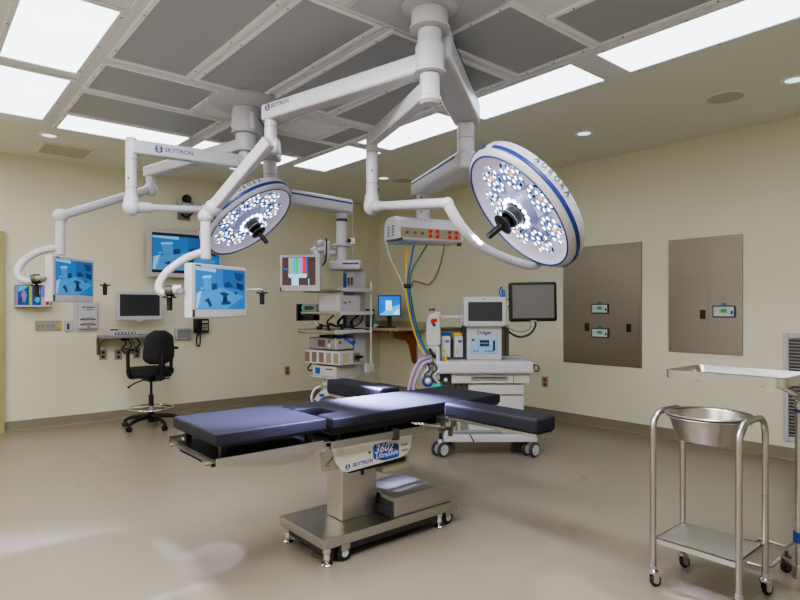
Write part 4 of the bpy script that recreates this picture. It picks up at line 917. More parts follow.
# ================================================================ surgical lamps
def lamp(label, C, nrm, vdir, R, label_txt, tilt=0):
    """returns root and the face frame"""
    nrm = V(nrm).normalized(); y = V(vdir); y = (y-nrm*y.dot(nrm)).normalized()
    return frame(C, y=y, z=nrm)
def lamp_head(root, Fm, R=.375, rot=0, gaps=()):
    k = R/.375
    m = MB(); m.x = Fm
    m.lathe([(.372*k, .0), (.384*k, .004), (.398*k, -.004), (.412*k, -.025), (.418*k, -.045), (.405*k, -.10), (.35*k, -.122), (.2*k, -.135), (0, -.138)], 0, None, 64)
    head = m.build('lamp_head', ['white'], root)
    m = MB(); m.x = Fm; m.lathe([(0, -.036), (.25*k, -.036), (.335*k, -.030), (.366*k, -.012), (.374*k, .001)], 0, None, 64); m.build('face_plate', ['facepl'], head)
    m = MB(); m.x = Fm; m.torus((0, 0, .003), .378*k, .0055*k, 0, n=64, k=8); m.build('blue_ring', ['navy'], head)
    m = MB(); m.x = Fm; m.lathe([(.414*k, -.024), (.4185*k, -.028), (.4205*k, -.044), (.4165*k, -.049)], 0, None, 60, math.radians(-75), math.radians(150)).lathe([(.414*k, -.024), (.4185*k, -.028), (.4205*k, -.044), (.4165*k, -.049)], 0, None, 20, math.radians(160), math.radians(215)); m.build('blue_stripe', ['navy'], head)
    pods = [(.248*k, rot+a*360/7) for a in range(7)]
    for i, (rr, a) in enumerate(pods):
        a = math.radians(a); cx, cy = rr*math.cos(a), rr*math.sin(a)
        m = MB(); m.x = Fm @ Matrix.Translation((cx, cy, -.0355)) @ Matrix.Rotation(a, 4, 'Z')
        # shallow dish with a scalloped outline
        out = [((.116+.007*math.cos(6*b))*k*math.cos(b), (.104+.007*math.cos(6*b))*k*math.sin(b)) for b in [2*PI*j/36 for j in range(36)]]
        m.poly(Matrix(), out, 0, .0008)
        spots = [(0, 0)]+[(.046*math.cos(b), .041*math.sin(b)) for b in [PI/3*j+.3 for j in range(6)]]+[(.093*math.cos(b), .083*math.sin(b)) for b in [PI/6*j for j in range(12)]]
        for j, (sx, sy) in enumerate(spots):
            sx *= k*.93; sy *= k*.93
            kind = 3 if j in (0,) else (2 if (j*7+i*3) % 5 in (1, 3) else 1)
            m.lathe([(.0155*k, .001), (.0165*k, .0028), (.0115*k, .0045)], 2 if kind != 3 else 3, Matrix.Translation((sx, sy, 0)), 10)
            m.lathe([(.0115*k, .0045), (0, .003)], kind if kind != 2 else (1 if j % 3 else 4), Matrix.Translation((sx, sy, 0)), 10)
            m.lathe([(.0085*k, .0042), (.006*k, .006), (0, .0062)], 4, Matrix.Translation((sx+.013*math.cos(j), sy+.013*math.sin(j), 0)), 6) if j % 2 else None
        m.build('led_pod', ['poddish', 'lens', 'lensb', 'lensa', 'lensd'], head)
    # hub: ring of white leds and the dark centre handle
    m = MB(); m.x = Fm; m.lathe([(.062*k, -.004), (.075*k, .006), (.105*k, .006), (.125*k, -.036)], 0, None, 40); m.build('hub_bezel', ['poddish'], head)
    m = MB(); m.x = Fm
    for j in range(14): m.lathe([(.018*k, .007), (.015*k, .0105), (0, .0115)], 0, Matrix.Translation((.092*k*math.cos(2*PI*j/14), .092*k*math.sin(2*PI*j/14), 0)), 10)
    m.build('ring_leds', ['ringled'], head)
    m = MB(); m.x = Fm
    m.lathe([(.0, .0), (.062, .0), (.064, .02), (.058, .03), (.058, .05), (.052, .055), (.052, .07), (.045, .072)], 0, None, 28)
    m.lathe([(.046, .052), (.0575, .052), (.0575, .058), (.046, .058)], 1, None, 28)
    m.lathe([(.0, .072), (.03, .072), (.034, .10), (.062, .108), (.064, .114), (.03, .120), (.02, .125), (.019, .215), (.016, .224), (0, .225)], 0, None, 24)
    m.build('centre_handle', ['black', 'grey'], head)
    return head
def rim_text(head, Fm, body, k, a_mid, step=6.2, size=.044):
    q = MB(); n = len(body); q.flat = 1
    for i, ch in enumerate(body):
        a = math.radians(a_mid-(i-(n-1)/2)*step); c, s_ = math.cos(a), math.sin(a)
        nr = V((c*.973, s_*.973, -.23)).normalized(); up = V((-c*.23, -s_*.23, -.973))
        F = frame((.4125*k*c, .4125*k*s_, -.074), y=up, z=nr)
        q.text(ch, size, Fm @ F, 0, .003, bold=.035)
    q.build('lettering', ['ink'], head)

# ---- front lamp (right in the picture)
L2C = RT*.655+FW*3.27+UP*1.892; n2 = V((-.700, .336, -.626))
F2 = frame(L2C, z=n2.normalized(), y=(RT*.77+UP*.64)-n2*((RT*.77+UP*.64).dot(n2)))
t = thing('surgical_lamp', 'large round surgical lamp on the right with blue rim, hung from the front mount', 'surgical lamp', (M2.x, M2.y, 2.6), 0, 'surgical lamps')
K2 = V((2.62, 3.42, 0))
mb = MB(); M, ln = boxarm(mb, at(M2, 2.56)+(K2-M2).normalized()*.05, at(K2, 2.60)-(K2-M2).normalized()*.045, .085, .10, 0, .014, .85, .05); spindle(M2, t, .026)
o = mb.build('extension_arm', ['white'], t); armtext(M, ln, -1, .086, .042, ln/2-.25).build('arm_lettering', ['ink', 'white'], o)
mb = MB().cyl(at(K2, 2.18), at(K2, 2.63), .043, .043, 0, 26, .006).cyl(at(K2, 2.50), at(K2, 2.506), .045, m=1).cyl(at(K2, 2.27), at(K2, 2.275), .045, m=1)
mb.cyl(at(K2, 2.36)-FW*.04, at(K2, 2.36)-FW*.05, .007, m=2, n=8).cyl(at(K2, 2.23)+RT*.04, at(K2, 2.23)+RT*.052, .007, m=2, n=8)
mb.build('drop_post', ['white', 'grey', 'dgrey'], t)
J2 = at(K2, 2.105)
TE2 = RT*.262+FW*3.22+UP*1.935   # end of the cross tube, nearer to the viewer
dv = (TE2-J2).normalized()
MB().sph(J2, .062, 0, 22, (1, 1, 1.05)).cyl(J2-UP*.01, J2+UP*.085, .058, .05, 0, 24).cyl(J2+dv*.02, J2+dv*.16, .044, .038, 0, 22, .006).build('knuckle', ['white'], t)
MB().tube([J2+dv*.12, TE2], .030, 0, 18).sph(TE2, .034, 0, 16).cyl(J2+dv*.16, J2+dv*.175, .034, m=1).build('cross_tube', ['white', 'lightgrey'], t)
E2 = F2 @ V((.30, -.22, -.10))
yk = [TE2, cp(452, 212, 3.22), cp(464, 230, 3.24), cp(482, 247, 3.30), cp(507, 259, 3.40), cp(530, 266, 3.48)]
o = MB().tube(yk, [.031, .026], 0, 16, k=8).build('yoke', ['white'], t)
# pivot lug on the lower side of the head
E2 = yk[-1]; MB().tube([E2, cp(537, 265, 3.52), cp(543, 258, 3.54)], .024, 0, 14, k=6).build('pivot_lug', ['white'], t)
h2 = lamp_head(t, F2, .366, 86)
rim_text(h2, F2, 'AURORA', 1, 94)
# ---- rear lamp (left in the picture)
L1C = RT*(-1.228)+FW*4.82+UP*(1.36+.146*4.82); n1 = V((.37, -.524, -.766))
v1 = -RT*.592+UP*.806
F1 = frame(L1C, z=n1.normalized(), y=v1-n1*(v1.dot(n1)))
t = thing('surgical_lamp', 'round surgical lamp on the left with dark centre handle, hung from the rear mount', 'surgical lamp', (M1.x, M1.y, 2.55), 0, 'surgical lamps')
K1 = V((1.257, 4.529, 0))
mb = MB(); M, ln = boxarm(mb, at(M1, 2.535)+(K1-M1).normalized()*.05, at(K1, 2.535)-(K1-M1).normalized()*.05, .09, .10, 0, .014, 1, .05); spindle(M1, t)
o = mb.build('extension_arm', ['white'], t); armtext(M, ln, 1, .09, .046, ln/2-.25, .0).build('arm_lettering', ['navy', 'white'], o)
mb = MB().cyl(at(K1, 2.16), at(K1, 2.60), .039, .039, 0, 26, .006).cyl(at(K1, 2.44), at(K1, 2.446), .041, m=1).cyl(at(K1, 2.23), at(K1, 2.235), .041, m=1)
mb.cyl(at(K1, 2.30)-FW*.036, at(K1, 2.30)-FW*.045, .007, m=2, n=8)
mb.build('drop_post', ['white', 'grey', 'dgrey'], t)
J1 = at(K1, 2.095); TE1 = RT*(-.335*4.66)+FW*4.66+UP*2.145
dv = (TE1-J1).normalized()
MB().sph(J1, .06, 0, 22, (1, 1, 1.05)).cyl(J1, J1+UP*.08, .055, .048, 0, 24).cyl(J1+dv*.02, J1+dv*.15, .042, .036, 0, 22, .006).build('knuckle', ['white'], t)
MB().tube([J1+dv*.1, TE1], .025, 0, 16).sph(TE1, .034, 0, 16).build('cross_tube', ['white'], t)
e1 = F1 @ V((-.30, -.10, -.11))
MB().tube([TE1, RT*(-1.47)+FW*4.80+UP*2.14, F1 @ V((-.36, .02, -.16)), F1 @ V((-.24, .02, -.15)), F1 @ V((-.1, 0, -.128))], .024, 0, 14, k=8).build('yoke', ['white'], t)
h1 = lamp_head(t, F1, .385, 78)
rim_text(h1, F1, 'AURORA', 1.03, 80)

# ================================================================ monitors on arms
def hanging_monitor(label, C, ang, hang_pts, post_top, post_xy, post_bot):
    """C centre of the front face, ang of its local x axis"""
    t = thing('hanging_monitor', label, 'monitor', tuple(C), 0, 'monitors hanging on curved tubes')
    Fm = frame(C, x=(math.cos(ang), math.sin(ang), 0), y=UP)
    m = MB(); m.x = Fm; m.box((0, 0, -.035), (.585, .38, .07), 0, .012); m.build('housing', ['white'], t)
    m = MB(); m.flat = 1; m.quad(Fm, -.258, .270, -.128, .163, 6, .0005); or_picture(m, -.256, .268, -.126, .161, Fm, .0009, 0); m.build('screen', LCD+['black'], t)
    m = MB(); m.x = Fm; m.box((.03, -.160, .001), (.03, .008, .003), 0).box((.20, -.165, .001), (.12, .014, .003), 0).box((-.23, .176, .001), (.05, .008, .003), 1); m.build('bezel_marks', ['lightgrey', 'dgrey'], t)
    m = MB(); m.x = Fm; m.box((-.278, -.155, .004), (.016, .05, .01), 0, .003); m.build('power_button', ['dgrey'], t)
    return t, Fm
def Fm0(deg, x, y, z):
    a = math.radians(deg); ex_ = V((math.cos(a), math.sin(a), 0)); return ex_*x+UP*y+ex_.cross(UP)*z
def tee_handle(name, label, P, r=.02):
    t = thing(name, label, 'handle', tuple(P), 0, 'black grip handles beside the hanging monitors')
    MB().cyl(P+UP*.02, P-UP*.075, .02, .018, 0, 14, .005).build('grip', ['black'], t)
    MB().lathe([(.0, .012), (.045, .012), (.047, .017), (.045, .022), (0, .022)], 0, Matrix.Translation(P), 20).cyl(P+UP*.02, P+UP*.035, .012, m=0, n=10).build('guard_disc', ['black'], t)
    return t
def curved_mount(t, Fm, Ptop, post_r, zt, zb, pts, knob):
    pass
# monitor 2 (centre left), arm from the front mount
A2 = V((1.92, 3.65, 0)); S2e = RT*(-.319*4.22)+FW*4.22+UP*2.08
t = thing('monitor_arm', 'long white boom arm crossing the picture to the hanging monitor in the middle', 'monitor arm', (M2.x, M2.y, 2.69), 0, 'monitor boom arms')
mb = MB(); M, ln = boxarm(mb, at(M2, 2.70), at(A2, 2.70), .12, .11, 0, .02, .85, .05); hub(M2, 2.642, 2.80, .079, 'bearing_hub', t); mb.cyl(at(M2, 2.80), at(M2, 2.88), .066, m=0, n=32)
o = mb.build('extension_arm', ['white'], t); armtext(M, ln, 1, .105, .04, ln/2-.13, .02).build('arm_lettering', ['ink', 'white'], o)
MB().bb(-ln/2+.16, -ln/2+.62, -.0635, -.0605, -.045, -.02, 0).build('blue_edge', ['blue'], o) if 0 else None
m = MB(); m.x = M; m.box((-.12, -.059, -.035), (.42, .003, .022), 0, .001); m.build('blue_edge', ['blue'], o)
MB().cyl(at(A2, 2.43), at(A2, 2.66), .042, .042, 0, 26, .006).cyl(at(A2, 2.60), at(A2, 2.605), .044, m=1).cyl(at(A2, 2.47)-RT*.06, at(A2, 2.47)+RT*.06, .055, .055, 0, 24, .01).build('drop_post', ['white', 'grey'], t)
s0 = at(A2, 2.475)-RT*.01-FW*.06; d = (S2e-s0)
Ms = frame((s0+S2e)/2, x=d, y=UP.cross(d)); m = MB(); m.x = Ms; m.box((0, 0, 0), (d.length+.04, .07, .085), 0, .014, seg=3); m.build('spring_arm', ['white'], t)
PB = RT*(-.332*4.22)+FW*4.22
S2x = at(PB, 2.02)
MB().sph(S2e, .062, 0, 18).sph(S2x, .055, 0, 18).tube([S2e, S2x], .04, 0, 12).build('knuckle', ['white'], t)
MB().cyl(at(PB, 1.71), at(PB, 2.01), .037, .037, 0, 24, .006).cyl(at(PB, 1.87), at(PB, 1.875), .039, m=1).build('hanger_post', ['white', 'lightgrey'], t)
MB().tube([cp(203, 252, 4.22), cp(194, 255, 4.20), cp(184, 259.5, 4.16), cp(168, 271, 4.10), cp(159.5, 283.5, 4.07), cp(160, 291.5, 4.06), cp(167, 293.5, 4.07)], .028, 0, 14, k=7).build('curved_tube', ['white'], t)
MB().cyl(cp(166, 291, 4.07), cp(174, 291, 4.07), .038, m=0, n=20, bev=.004).build('steel_joint', ['dsteel'], t)
MC2 = cp(221, 291.5, 4.25)
MB().cyl(cp(173, 290, 4.07), cp(182, 289.5, 4.08), .034, m=0, n=20, bev=.003).tube([cp(181, 290, 4.08), MC2+Fm0(26, -.33, 0, -.06), MC2+Fm0(26, -.30, 0, -.10), MC2+Fm0(26, -.2, 0, -.093)], .02, 1, 10, k=4).build('pivot_sleeve', ['white', 'grey'], t)
mt, Fm = hanging_monitor('hanging white-framed monitor with blue picture, in front of the wall display', MC2, math.radians(26), None, None, None, None)
tee_handle('grip_handle', 'black grip handle under the steel joint left of the middle hanging monitor', cp(169.5, 297.5, 4.07)-UP*.015)
P = cp(262, 295, 4.62); h = tee_handle('grip_handle', 'black grip handle on a pale rod right of the middle hanging monitor', P)
MB().tube([P+UP*.035, P+UP*.045-RT*.02, MC2+Fm0(26, .296, .02, -.04)], .007, 0, 8, k=4).build('pale_rod', ['clear'], h)
# monitor 1 (far left), arm from the rear mount
A1 = V((1.755, 5.70, 0)); E1 = V((.99, 5.58, 2.13))
t = thing('monitor_arm', 'white angled boom arm at the far left ending in a curved tube', 'monitor arm', (M1.x, M1.y, 2.63), 0, 'monitor boom arms')
mb = MB(); M, ln = boxarm(mb, at(M1, 2.675), at(A1, 2.635), .12, .10, 0, .02, .9, .05); hub(M1, 2.616, 2.76, .079, 'bearing_hub', t); mb.build('extension_arm', ['white'], t)
MB().cyl(at(A1, 2.45), at(A1, 2.6), .042, .042, 0, 24, .006).sph(at(A1, 2.47), .065, 0, 18).build('drop_post', ['white'], t)
s0 = at(A1, 2.465)-FW*.03; d = E1-s0
Ms = frame((s0+E1)/2, x=d, y=UP.cross(d)); m = MB(); m.x = Ms; m.box((0, 0, 0), (d.length, .08, .075), 0, .034, seg=3); m.build('spring_arm', ['white'], t)
MB().sph(E1, .06, 0, 18).build('knuckle', ['white'], t)
MB().cyl((.99, 5.58, 1.80), (.99, 5.58, 2.10), .038, .038, 0, 24, .006).cyl((.99, 5.58, 1.965), (.99, 5.58, 1.97), .040, m=1).build('hanger_post', ['white', 'lightgrey'], t)
MB().tube([cp(60, 248, 4.9), cp(48, 249, 4.87), cp(34.5, 253.5, 4.83), cp(22, 263, 4.78), cp(17.5, 273, 4.75), cp(22.5, 280, 4.74), cp(33, 281.5, 4.76)], .030, 0, 14, k=7).build('curved_tube', ['white'], t)
MB().cyl(cp(33, 279, 4.76), cp(40.5, 279, 4.76), .040, m=0, n=20, bev=.004).cyl(cp(31, 277, 4.8), cp(33, 277, 4.8), .02, m=1).build('steel_joint', ['dsteel', 'blue'], t)
MC1 = cp(74.5, 280, 5.0)
MB().cyl(cp(40, 278, 4.76), cp(47, 278, 4.79), .034, m=0, n=20, bev=.003).tube([cp(46, 279, 4.79), MC1+Fm0(47, -.33, 0, -.06), MC1+Fm0(47, -.315, 0, -.11), MC1+Fm0(47, -.2, 0, -.093)], .02, 1, 10, k=4).build('pivot_sleeve', ['white', 'grey'], t)
mt, Fm = hanging_monitor('hanging white-framed monitor with blue picture, leftmost, over the glove boxes', MC1, math.radians(47), None, None, None, None)
tee_handle('grip_handle', 'black grip handle in front of the glove boxes', cp(36.5, 286, 4.76)-UP*.015)
P = cp(105, 287, 5.38); h = tee_handle('grip_handle', 'black grip handle on a pale rod right of the leftmost hanging monitor', P)
MB().tube([P+UP*.035, P+UP*.05-RT*.02, MC1+Fm0(47, .301, .02, -.04)], .007, 0, 8, k=4).build('pale_rod', ['clear'], h)
# ================================================================ anesthesia machine (local frame faces the viewer)
AC = RT*((483.5-400)/585*5.42)+FW*5.42; AZ = math.radians(-40.2)
t = thing('anesthesia_machine', 'white anesthesia workstation on double casters behind the right arm board', 'medical machine', (AC.x, AC.y, 0), AZ)
def lp2(name, mb, m, par=None): return mb.build(name, m, par or t, world=False)
# base frame with dark top
lp2('base_frame', MB().prism([(-.38, -.10), (.48, -.10), (.48, .5), (-.30, .5)], .135, .205, 0, None, .012), ['white'])
lp2('base_tread', MB().prism([(-.34, -.085), (.45, -.085), (.45, .1), (-.26, .1)], .205, .211, 0, None, .002).prism([(-.30, -.06), (.16, -.06), (.0, .12), (-.2, .12)], .21, .235, 0, None, .008), ['grey'])
lp2('tread_lip', MB().tube([(-.10, -.106, .14), (-.14, -.106, .21)], .006), ['dgrey'])
for x, y in ((-.405, -.06), (.425, -.06), (-.30, .48), (.42, .48)):
    c = MB()
    for s_ in (-1, 1): caster_wheel(c, (x+s_*.026, y-s_*.03, .066), .066, .032, (.62, -.78, 0), 0, 1, .74)
    c.bb(x-.02, x+.02, y-.02, y+.03, .11, .15, 1, .01)
    lp2('caster', c, ['dgrey', 'white'])
# cabinet
lp2('cabinet', MB().bb(-.14, .375, .0, .5, .185, .655, 0, .006), ['cream'])
lp2('cabinet_recess', MB().bb(-.40, -.14, .08, .5, .185, .655, 0, .006), ['grey'])
d = lp2('drawer', MB().bb(-.13, .368, -.018, .0, .56, .645, 0, .006), ['white'])
d = lp2('drawer', MB().bb(-.13, .368, -.018, .0, .38, .542, 0, .006), ['white'])
d = lp2('drawer', MB().bb(-.13, .368, -.018, .0, .20, .362, 0, .006), ['white'])
lp2('drawer_gap', MB().bb(-.125, .36, -.006, .001, .54, .563).bb(-.125, .36, -.006, .001, .36, .382), ['tan'])
g = lp2('pull_shelf', MB().bb(-.30, .42, -.03, .46, .662, .752, 0, .008), ['lightgrey'])
lp2('shelf_handle', MB().bb(-.12, .22, -.036, -.028, .69, .728, 0, .004), ['grey'], g)
lp2('handle_slot', MB().bb(-.10, .20, -.04, -.034, .712, .722, 0, .002).bb(.27, .274, -.034, -.029, .67, .745), ['dgrey'], g)
w = lp2('worktop', MB().prism([(-.06, .752), (-.075, .77), (-.07, .855), (-.05, .868), (.46, .868), (.46, .752)], -.425, .445, 0, frame((0, 0, 0), x=(0, 1, 0), y=(0, 0, 1)), .006).bb(-.40, .43, .30, .47, .868, .885, 0, .008), ['white'])
lp2('worktop_marks', MB().bb(.28, .42, -.0765, -.072, .774, .784), ['lightgrey'], w)
lp2('side_hook', MB().bb(.445, .475, .0, .03, .79, .84, 0, .006).tube([(.47, .0, .83), (.505, -.02, .82), (.505, -.02, .78), (.47, -.02, .775)], .008, 0, 8, k=4), ['dsteel'])
# ventilator block
v = lp2('ventilator_block', MB().bb(-.14, .19, .12, .42, .868, 1.20, 0, .008), ['white'])
lp2('blue_panel', MB().bb(-.105, .15, .112, .121, .925, 1.078, 0, .012), ['sky'], v)
lp2('panel_display', MB().bb(-.02, .07, .108, .113, .995, 1.055, 0, .003).bb(.105, .125, .108, .113, .955, 1.05, 0, .003), ['glassdark'], v)
m = MB()
for k in range(6): m.bb(-.018+k*.014, -.009+k*.014, .1065, .109, 1.02, 1.03)
lp2('display_readout', m, ['lcd3'], v)
lp2('power_led', MB().cyl((-.083, .112, 1.056), (-.083, .105, 1.056), .013, m=0, n=12), ['green'], v)
m = MB()
for x in (-.08, -.05, .03, .06, .09): m.bb(x, x+.02, .1095, .113, .945, .957)
lp2('panel_keys', m, ['blue'], v)
q = MB(); q.flat = 1; q.text('Dräger', .048, frame((.025, .1195, 1.125), x=(1, 0, 0), y=(0, 0, 1)), 0, bold=.03); lp2('lettering', q, ['navy'], v)
# screen unit
s = lp2('screen_unit', MB().bb(-.178, .225, .06, .22, 1.185, 1.462, 0, .012), ['white'])
lp2('screen', MB().bb(-.135, .185, .0565, .061, 1.235, 1.415, 0, .002), ['glassdark'], s)
lp2('screen_bezel', rectframe(MB(), 0, 0, 0, 0, 0, 0, 0) if 0 else MB().bb(-.145, .195, .058, .0605, 1.225, 1.425, 0, .002), ['lightgrey'], s)
lp2('indicator_marks', MB().bb(.12, .145, .057, .061, 1.195, 1.207, 0).bb(-.13, -.115, .057, .061, 1.2, 1.212, 1).bb(-.01, .03, .0575, .061, 1.438, 1.448, 2), ['lime', 'green', 'grey'], s)
# back frame
lp2('back_frame', MB().bb(-.40, -.14, .40, .44, .868, 1.165).bb(.19, .30, .40, .44, .868, 1.19).bb(.275, .305, .36, .44, .868, 1.19, 1, .004).bb(-.39, .2, .38, .45, 1.14, 1.165, 1, .004), ['tan', 'dsteel'])
# vaporizers
for x, c, cap, lab in ((-.335, 'clear', 'blue', 'vaporizer with a blue cap'), (-.215, 'white', 'yellow', 'vaporizer with a yellow cap')):
    o = lp2('vaporizer', MB().bb(x-.045, x+.045, .16, .28, .885, 1.09, 0, .014).bb(x-.04, x+.04, .15, .16, .95, 1.07, 0, .004), [c]); o['label'] = lab
    lp2('cap', MB().lathe([(0, .025), (.034, .025), (.046, .018), (.046, 0), (0, 0)], 0, Matrix.Translation((x, .21, 1.095)), 24).lathe([(0, 0), (.04, 0), (.04, -.02), (0, -.02)], 1, Matrix.Translation((x, .21, 1.1)), 24), [cap, 'white'], o)
    lp2('label_plate', MB().bb(x-.03, x+.03, .1475, .1505, 1.02, 1.06).bb(x-.006, x+.028, .1465, .149, 1.03, 1.052, 1).bb(x-.03, x-.012, .1475, .1505, .93, .97, 2), ['white', 'blue' if cap == 'blue' else 'dgrey', 'yellow'], o)
lp2('dark_bracket', MB().bb(-.28, -.262, .2, .26, .885, 1.06, 0, .004).bb(-.165, -.145, .18, .26, .885, 1.19, 0, .004).tube([(-.19, .22, 1.11), (-.17, .2, 1.2), (-.15, .2, 1.21)], .007, 0, 8, k=4), ['dgrey'])
# left support arm with breathing bag holder
lp2('bag_arm', MB().bb(-.40, -.17, .15, .18, 1.262, 1.287, 0, .006).bb(-.20, -.17, .13, .2, 1.22, 1.29, 0, .006).bb(-.46, -.39, .12, .2, 1.26, 1.32, 0, .012).cyl((-.47, .16, 1.33), (-.47, .16, 1.355), .03, m=1, n=12), ['white', 'dsteel'])
bag = lp2('breathing_bag', MB().prism([(-.527, 1.03), (-.524, 1.22), (-.515, 1.27), (-.495, 1.298), (-.46, 1.31), (-.425, 1.298), (-.405, 1.27), (-.396, 1.22), (-.393, 1.03), (-.41, 1.0), (-.51, 1.0)], .06, .19, 0, frame((0, 0, 0), x=(1, 0, 0), y=(0, 0, 1)) @ Matrix.Translation((0, 0, -.25)), .012), ['white'])
lp2('red_emblem', MB().lathe([(0, .002), (.024, .002)], 0, frame((-.465, .0585, 1.235), z=(0, -1, 0)), 14).bb(-.452, -.425, .0565, .0595, 1.225, 1.26, 0).bb(-.465, -.44, .056, .059, 1.185, 1.21, 1).bb(-.475, -.45, .056, .059, 1.2, 1.215, 1), ['red', 'ink'], bag)
lp2('grey_tint_marks', MB().bb(-.49, -.42, .0578, .0602, 1.05, 1.17), ['lightgrey'], bag)
# breathing circuit block below
m = MB().bb(-.52, -.40, .0, .15, .90, 1.0, 0, .02).cyl((-.50, .02, .76), (-.50, .02, .92), .035, m=1, n=16, bev=.006).cyl((-.425, -.02, .70), (-.425, -.02, .98), .022, m=2, n=14, bev=.004).bb(-.54, -.46, -.03, .08, .80, .86, 3, .012).cyl((-.56, .0, .86), (-.56, .0, .93), .03, m=3, n=14, bev=.005).bb(-.42, -.39, .0, .1, .76, .84, 4, .004).tube([(-.5, .0, .98), (-.47, -.03, .93), (-.44, -.02, .9)], .016, 4, 8, k=4).cyl((-.37, .05, .885), (-.37, .05, .94), .02, m=2, n=14).cyl((-.35, .02, .868), (-.35, .02, .92), .015, m=5, n=12)
lp2('breathing_block', m, ['lightgrey', 'clear', 'white', 'grey', 'black', 'yellow'])
lp2('black_connector', MB().bb(-.40, -.31, -.04, .04, .68, .745, 0, .006).cyl((-.355, -.045, .70), (-.355, -.06, .70), .018, m=1, n=12), ['black', 'lightgrey'])
def corr(pts, r):
    P = spline(pts, 14); mb = MB(); n = len(P); vs = []; fs = []
    mb.tube(P, r*.9, 0, 10)
    for i in range(1, n-1):
        mb.torus(P[i], r*.92, r*.2, 0, P[i+1]-P[i-1], 12, 6)
    return mb
a = lp2('corrugated_hose', corr([(-.50, -.02, .90), (-.58, -.05, .88), (-.64, -.07, .80), (-.68, -.08, .68), (-.70, -.08, .55), (-.70, -.05, .35)], .015), ['lilac'])
lp2('corrugated_hose', corr([(-.49, -.05, .87), (-.56, -.09, .85), (-.61, -.11, .76), (-.645, -.12, .66), (-.66, -.11, .52), (-.66, -.07, .33)], .015), ['lilac'])
lp2('face_mask', MB().torus((-.52, -.08, .69), .042, .013, 0, (.2, -1, .1), 20, 8).sph((-.52, -.07, .69), .035, 1, 12), ['navy', 'clear'])
lp2('teal_cuff', MB().cyl((-.48, -.1, .645), (-.40, -.1, .655), .026, .02, 0, 14, .006), ['teal'])
m = MB()
for k, (x, c) in enumerate(((-.55, 1), (-.53, 0), (-.44, 1), (-.47, 0))): m.tube([(x, -.03, .86), (x+.03, -.07, .80), (x-.02, -.08, .74), (x+.03, -.06, .66)], .008, c, 8, k=6)
m.tube([(-.2, .02, .66), (-.22, .0, .6), (-.2, .01, .5), (-.23, .02, .4)], .012, 0, 8, k=5).tube([(-.26, .02, .66), (-.27, .0, .58), (-.25, .01, .5)], .012, 0, 8, k=5)
lp2('tangled_lines', m, ['dgrey', 'clear'])
lp2('blue_hook', MB().tube([(.175, .1, 1.463), (.165, .1, 1.52), (.185, .1, 1.56), (.19, .1, 1.50), (.20, .1, 1.463)], .007, 0, 8, k=5).cyl((.205, .1, 1.463), (.205, .1, 1.53), .02, .008, 0, 12), ['blue'])
# black patient monitor on the right
t2 = thing('patient_monitor', 'black-framed monitor with grey screen to the right of the white machine', 'monitor', (AC.x+RT.x*.46, AC.y+RT.y*.46, 1.2), AZ)
MB().box((0, .02, .215), (.445, .05, .365), 0, .022, rot=Matrix.Rotation(math.radians(-1), 4, 'Y'), seg=3).build('housing', ['black'], t2, world=False)
MB().box((0, -.007, .217), (.385, .004, .305), 0, .001, rot=Matrix.Rotation(math.radians(-1), 4, 'Y')).build('screen', ['greyscreen'], t2, world=False)
MB().bb(-.234, -.2, .03, .07, .15, .26, 0, .008).cyl((-.215, .0, .24), (-.215, .035, .24), .016, m=1, n=12).cyl((-.215, .0, .17), (-.215, .035, .17), .016, m=1, n=12).bb(-.025, .03, -.008, -.004, .036, .044, 0).build('side_mount', ['white', 'black'], t2, world=False)
MB().tube([(.02, .0, .03), (.02, .0, -.01), (-.03, .0, -.08), (-.12, .0, -.11), (-.2, .0, -.08), (-.26, .05, -.02)], .010, 0, 8, k=8).build('cable', ['black'], t2, world=False)
MB().tube([(-.02, .02, .03), (-.025, .02, -.03), (-.08, .02, -.06), (-.18, .02, -.05), (-.25, .05, .0)], .006, 0, 8, k=8).build('cable', ['grey'], t2, world=False)

# ================================================================ light
def area(loc, sx, sy, power, col=(1, 1, 1), rot=(0, 0, 0)):
    l = bpy.data.lights.new('unseen_ceiling_lamp', 'AREA'); l.shape = 'RECTANGLE'; l.size = sx; l.size_y = sy; l.energy = power; l.color = col
    o = bpy.data.objects.new('unseen_ceiling_lamp', l); COL.objects.link(o); o.location = loc; o.rotation_euler = rot; return o
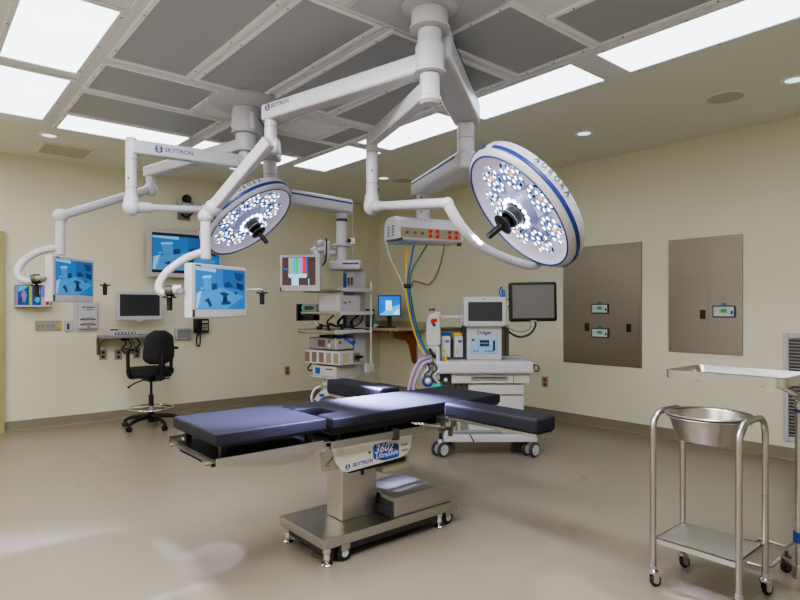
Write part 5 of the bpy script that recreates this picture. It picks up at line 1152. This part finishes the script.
# fittings of the array that lie outside the view
for (x, y) in ((.7, 2.88), (.7, 1.5), (1.6, .9), (2.8, .9)): area((x, y, ZC-.03), .45 if x < 1 else 1.05, 1.15 if x < 1 else .45, LPOW*(1.3 if x < 1 else .5), (.95, .97, 1))
for (x, y) in ((-.9, 1), (-.9, 4.2), (-.9, 6.3)): area((x, y, ZC-.03), .6, .6, LPOW*.7, (1, .95, .87))  # added fill lamps out of view, not fittings of the array
def spot(loc, tgt, power, ang, blend, col, r=.15):
    l = bpy.data.lights.new('spot_beam', 'SPOT'); l.energy = power; l.spot_size = math.radians(ang); l.spot_blend = blend; l.color = col; l.shadow_soft_size = r
    o = bpy.data.objects.new('spot_beam', l); COL.objects.link(o); o.location = loc
    o.rotation_euler = (V(tgt)-V(loc)).to_track_quat('-Z', 'Y').to_euler(); return o
VIO = (.56, .56, 1)
spot(F1 @ V((0, 0, .24)), (2.33, 2.93, .785), SPW*8, 22, 1, VIO, .06)
spot(F2 @ V((0, 0, .24)), (1.40, 2.86, .785), SPW*2.2, 30, .9, VIO, .08)
def floor_beam(C, n, tgt, power, ang):
    # stray beam from one of the outer pods of a lamp head
    n = n.normalized(); d = V(tgt)-C; dp = (d-n*d.dot(n)).normalized()
    spot(C+n*.30+dp*.02, tgt, power, ang, .3, (.84, .76, 1), .02)
floor_beam(L1C, n1, (1.28, 3.10, 0), 150, 8.5)
spot((3.3, .55, ZC-.05), (2.52, 1.55, 0), 150, 9, .35, (.84, .78, 1), .03)     # added unseen spot, only there to throw the pale floor patch
w = bpy.data.worlds.new('World'); sc.world = w; w.use_nodes = True
w.node_tree.nodes['Background'].inputs['Color'].default_value = (.5, .48, .44, 1); w.node_tree.nodes['Background'].inputs['Strength'].default_value = .3

# ================================================================ camera
cam = bpy.data.cameras.new('camera'); co = bpy.data.objects.new('camera', cam); COL.objects.link(co)
cam.sensor_width = 36; cam.lens = 36*585/800; cam.shift_y = 7.8/800; cam.clip_start = .05
co.location = (0, 0, 1.36); co.rotation_euler = (PI/2, 0, math.radians(49.8-90))
sc.camera = co
sc.view_settings.view_transform = 'AgX'; sc.view_settings.look = LOOK; sc.view_settings.exposure = EXPO; sc.view_settings.gamma = 1
sc.cycles.use_denoising = True; sc.cycles.max_bounces = 10; sc.cycles.diffuse_bounces = 6; sc.cycles.sample_clamp_indirect = 6; sc.cycles.caustics_reflective = False; sc.cycles.caustics_refractive = False
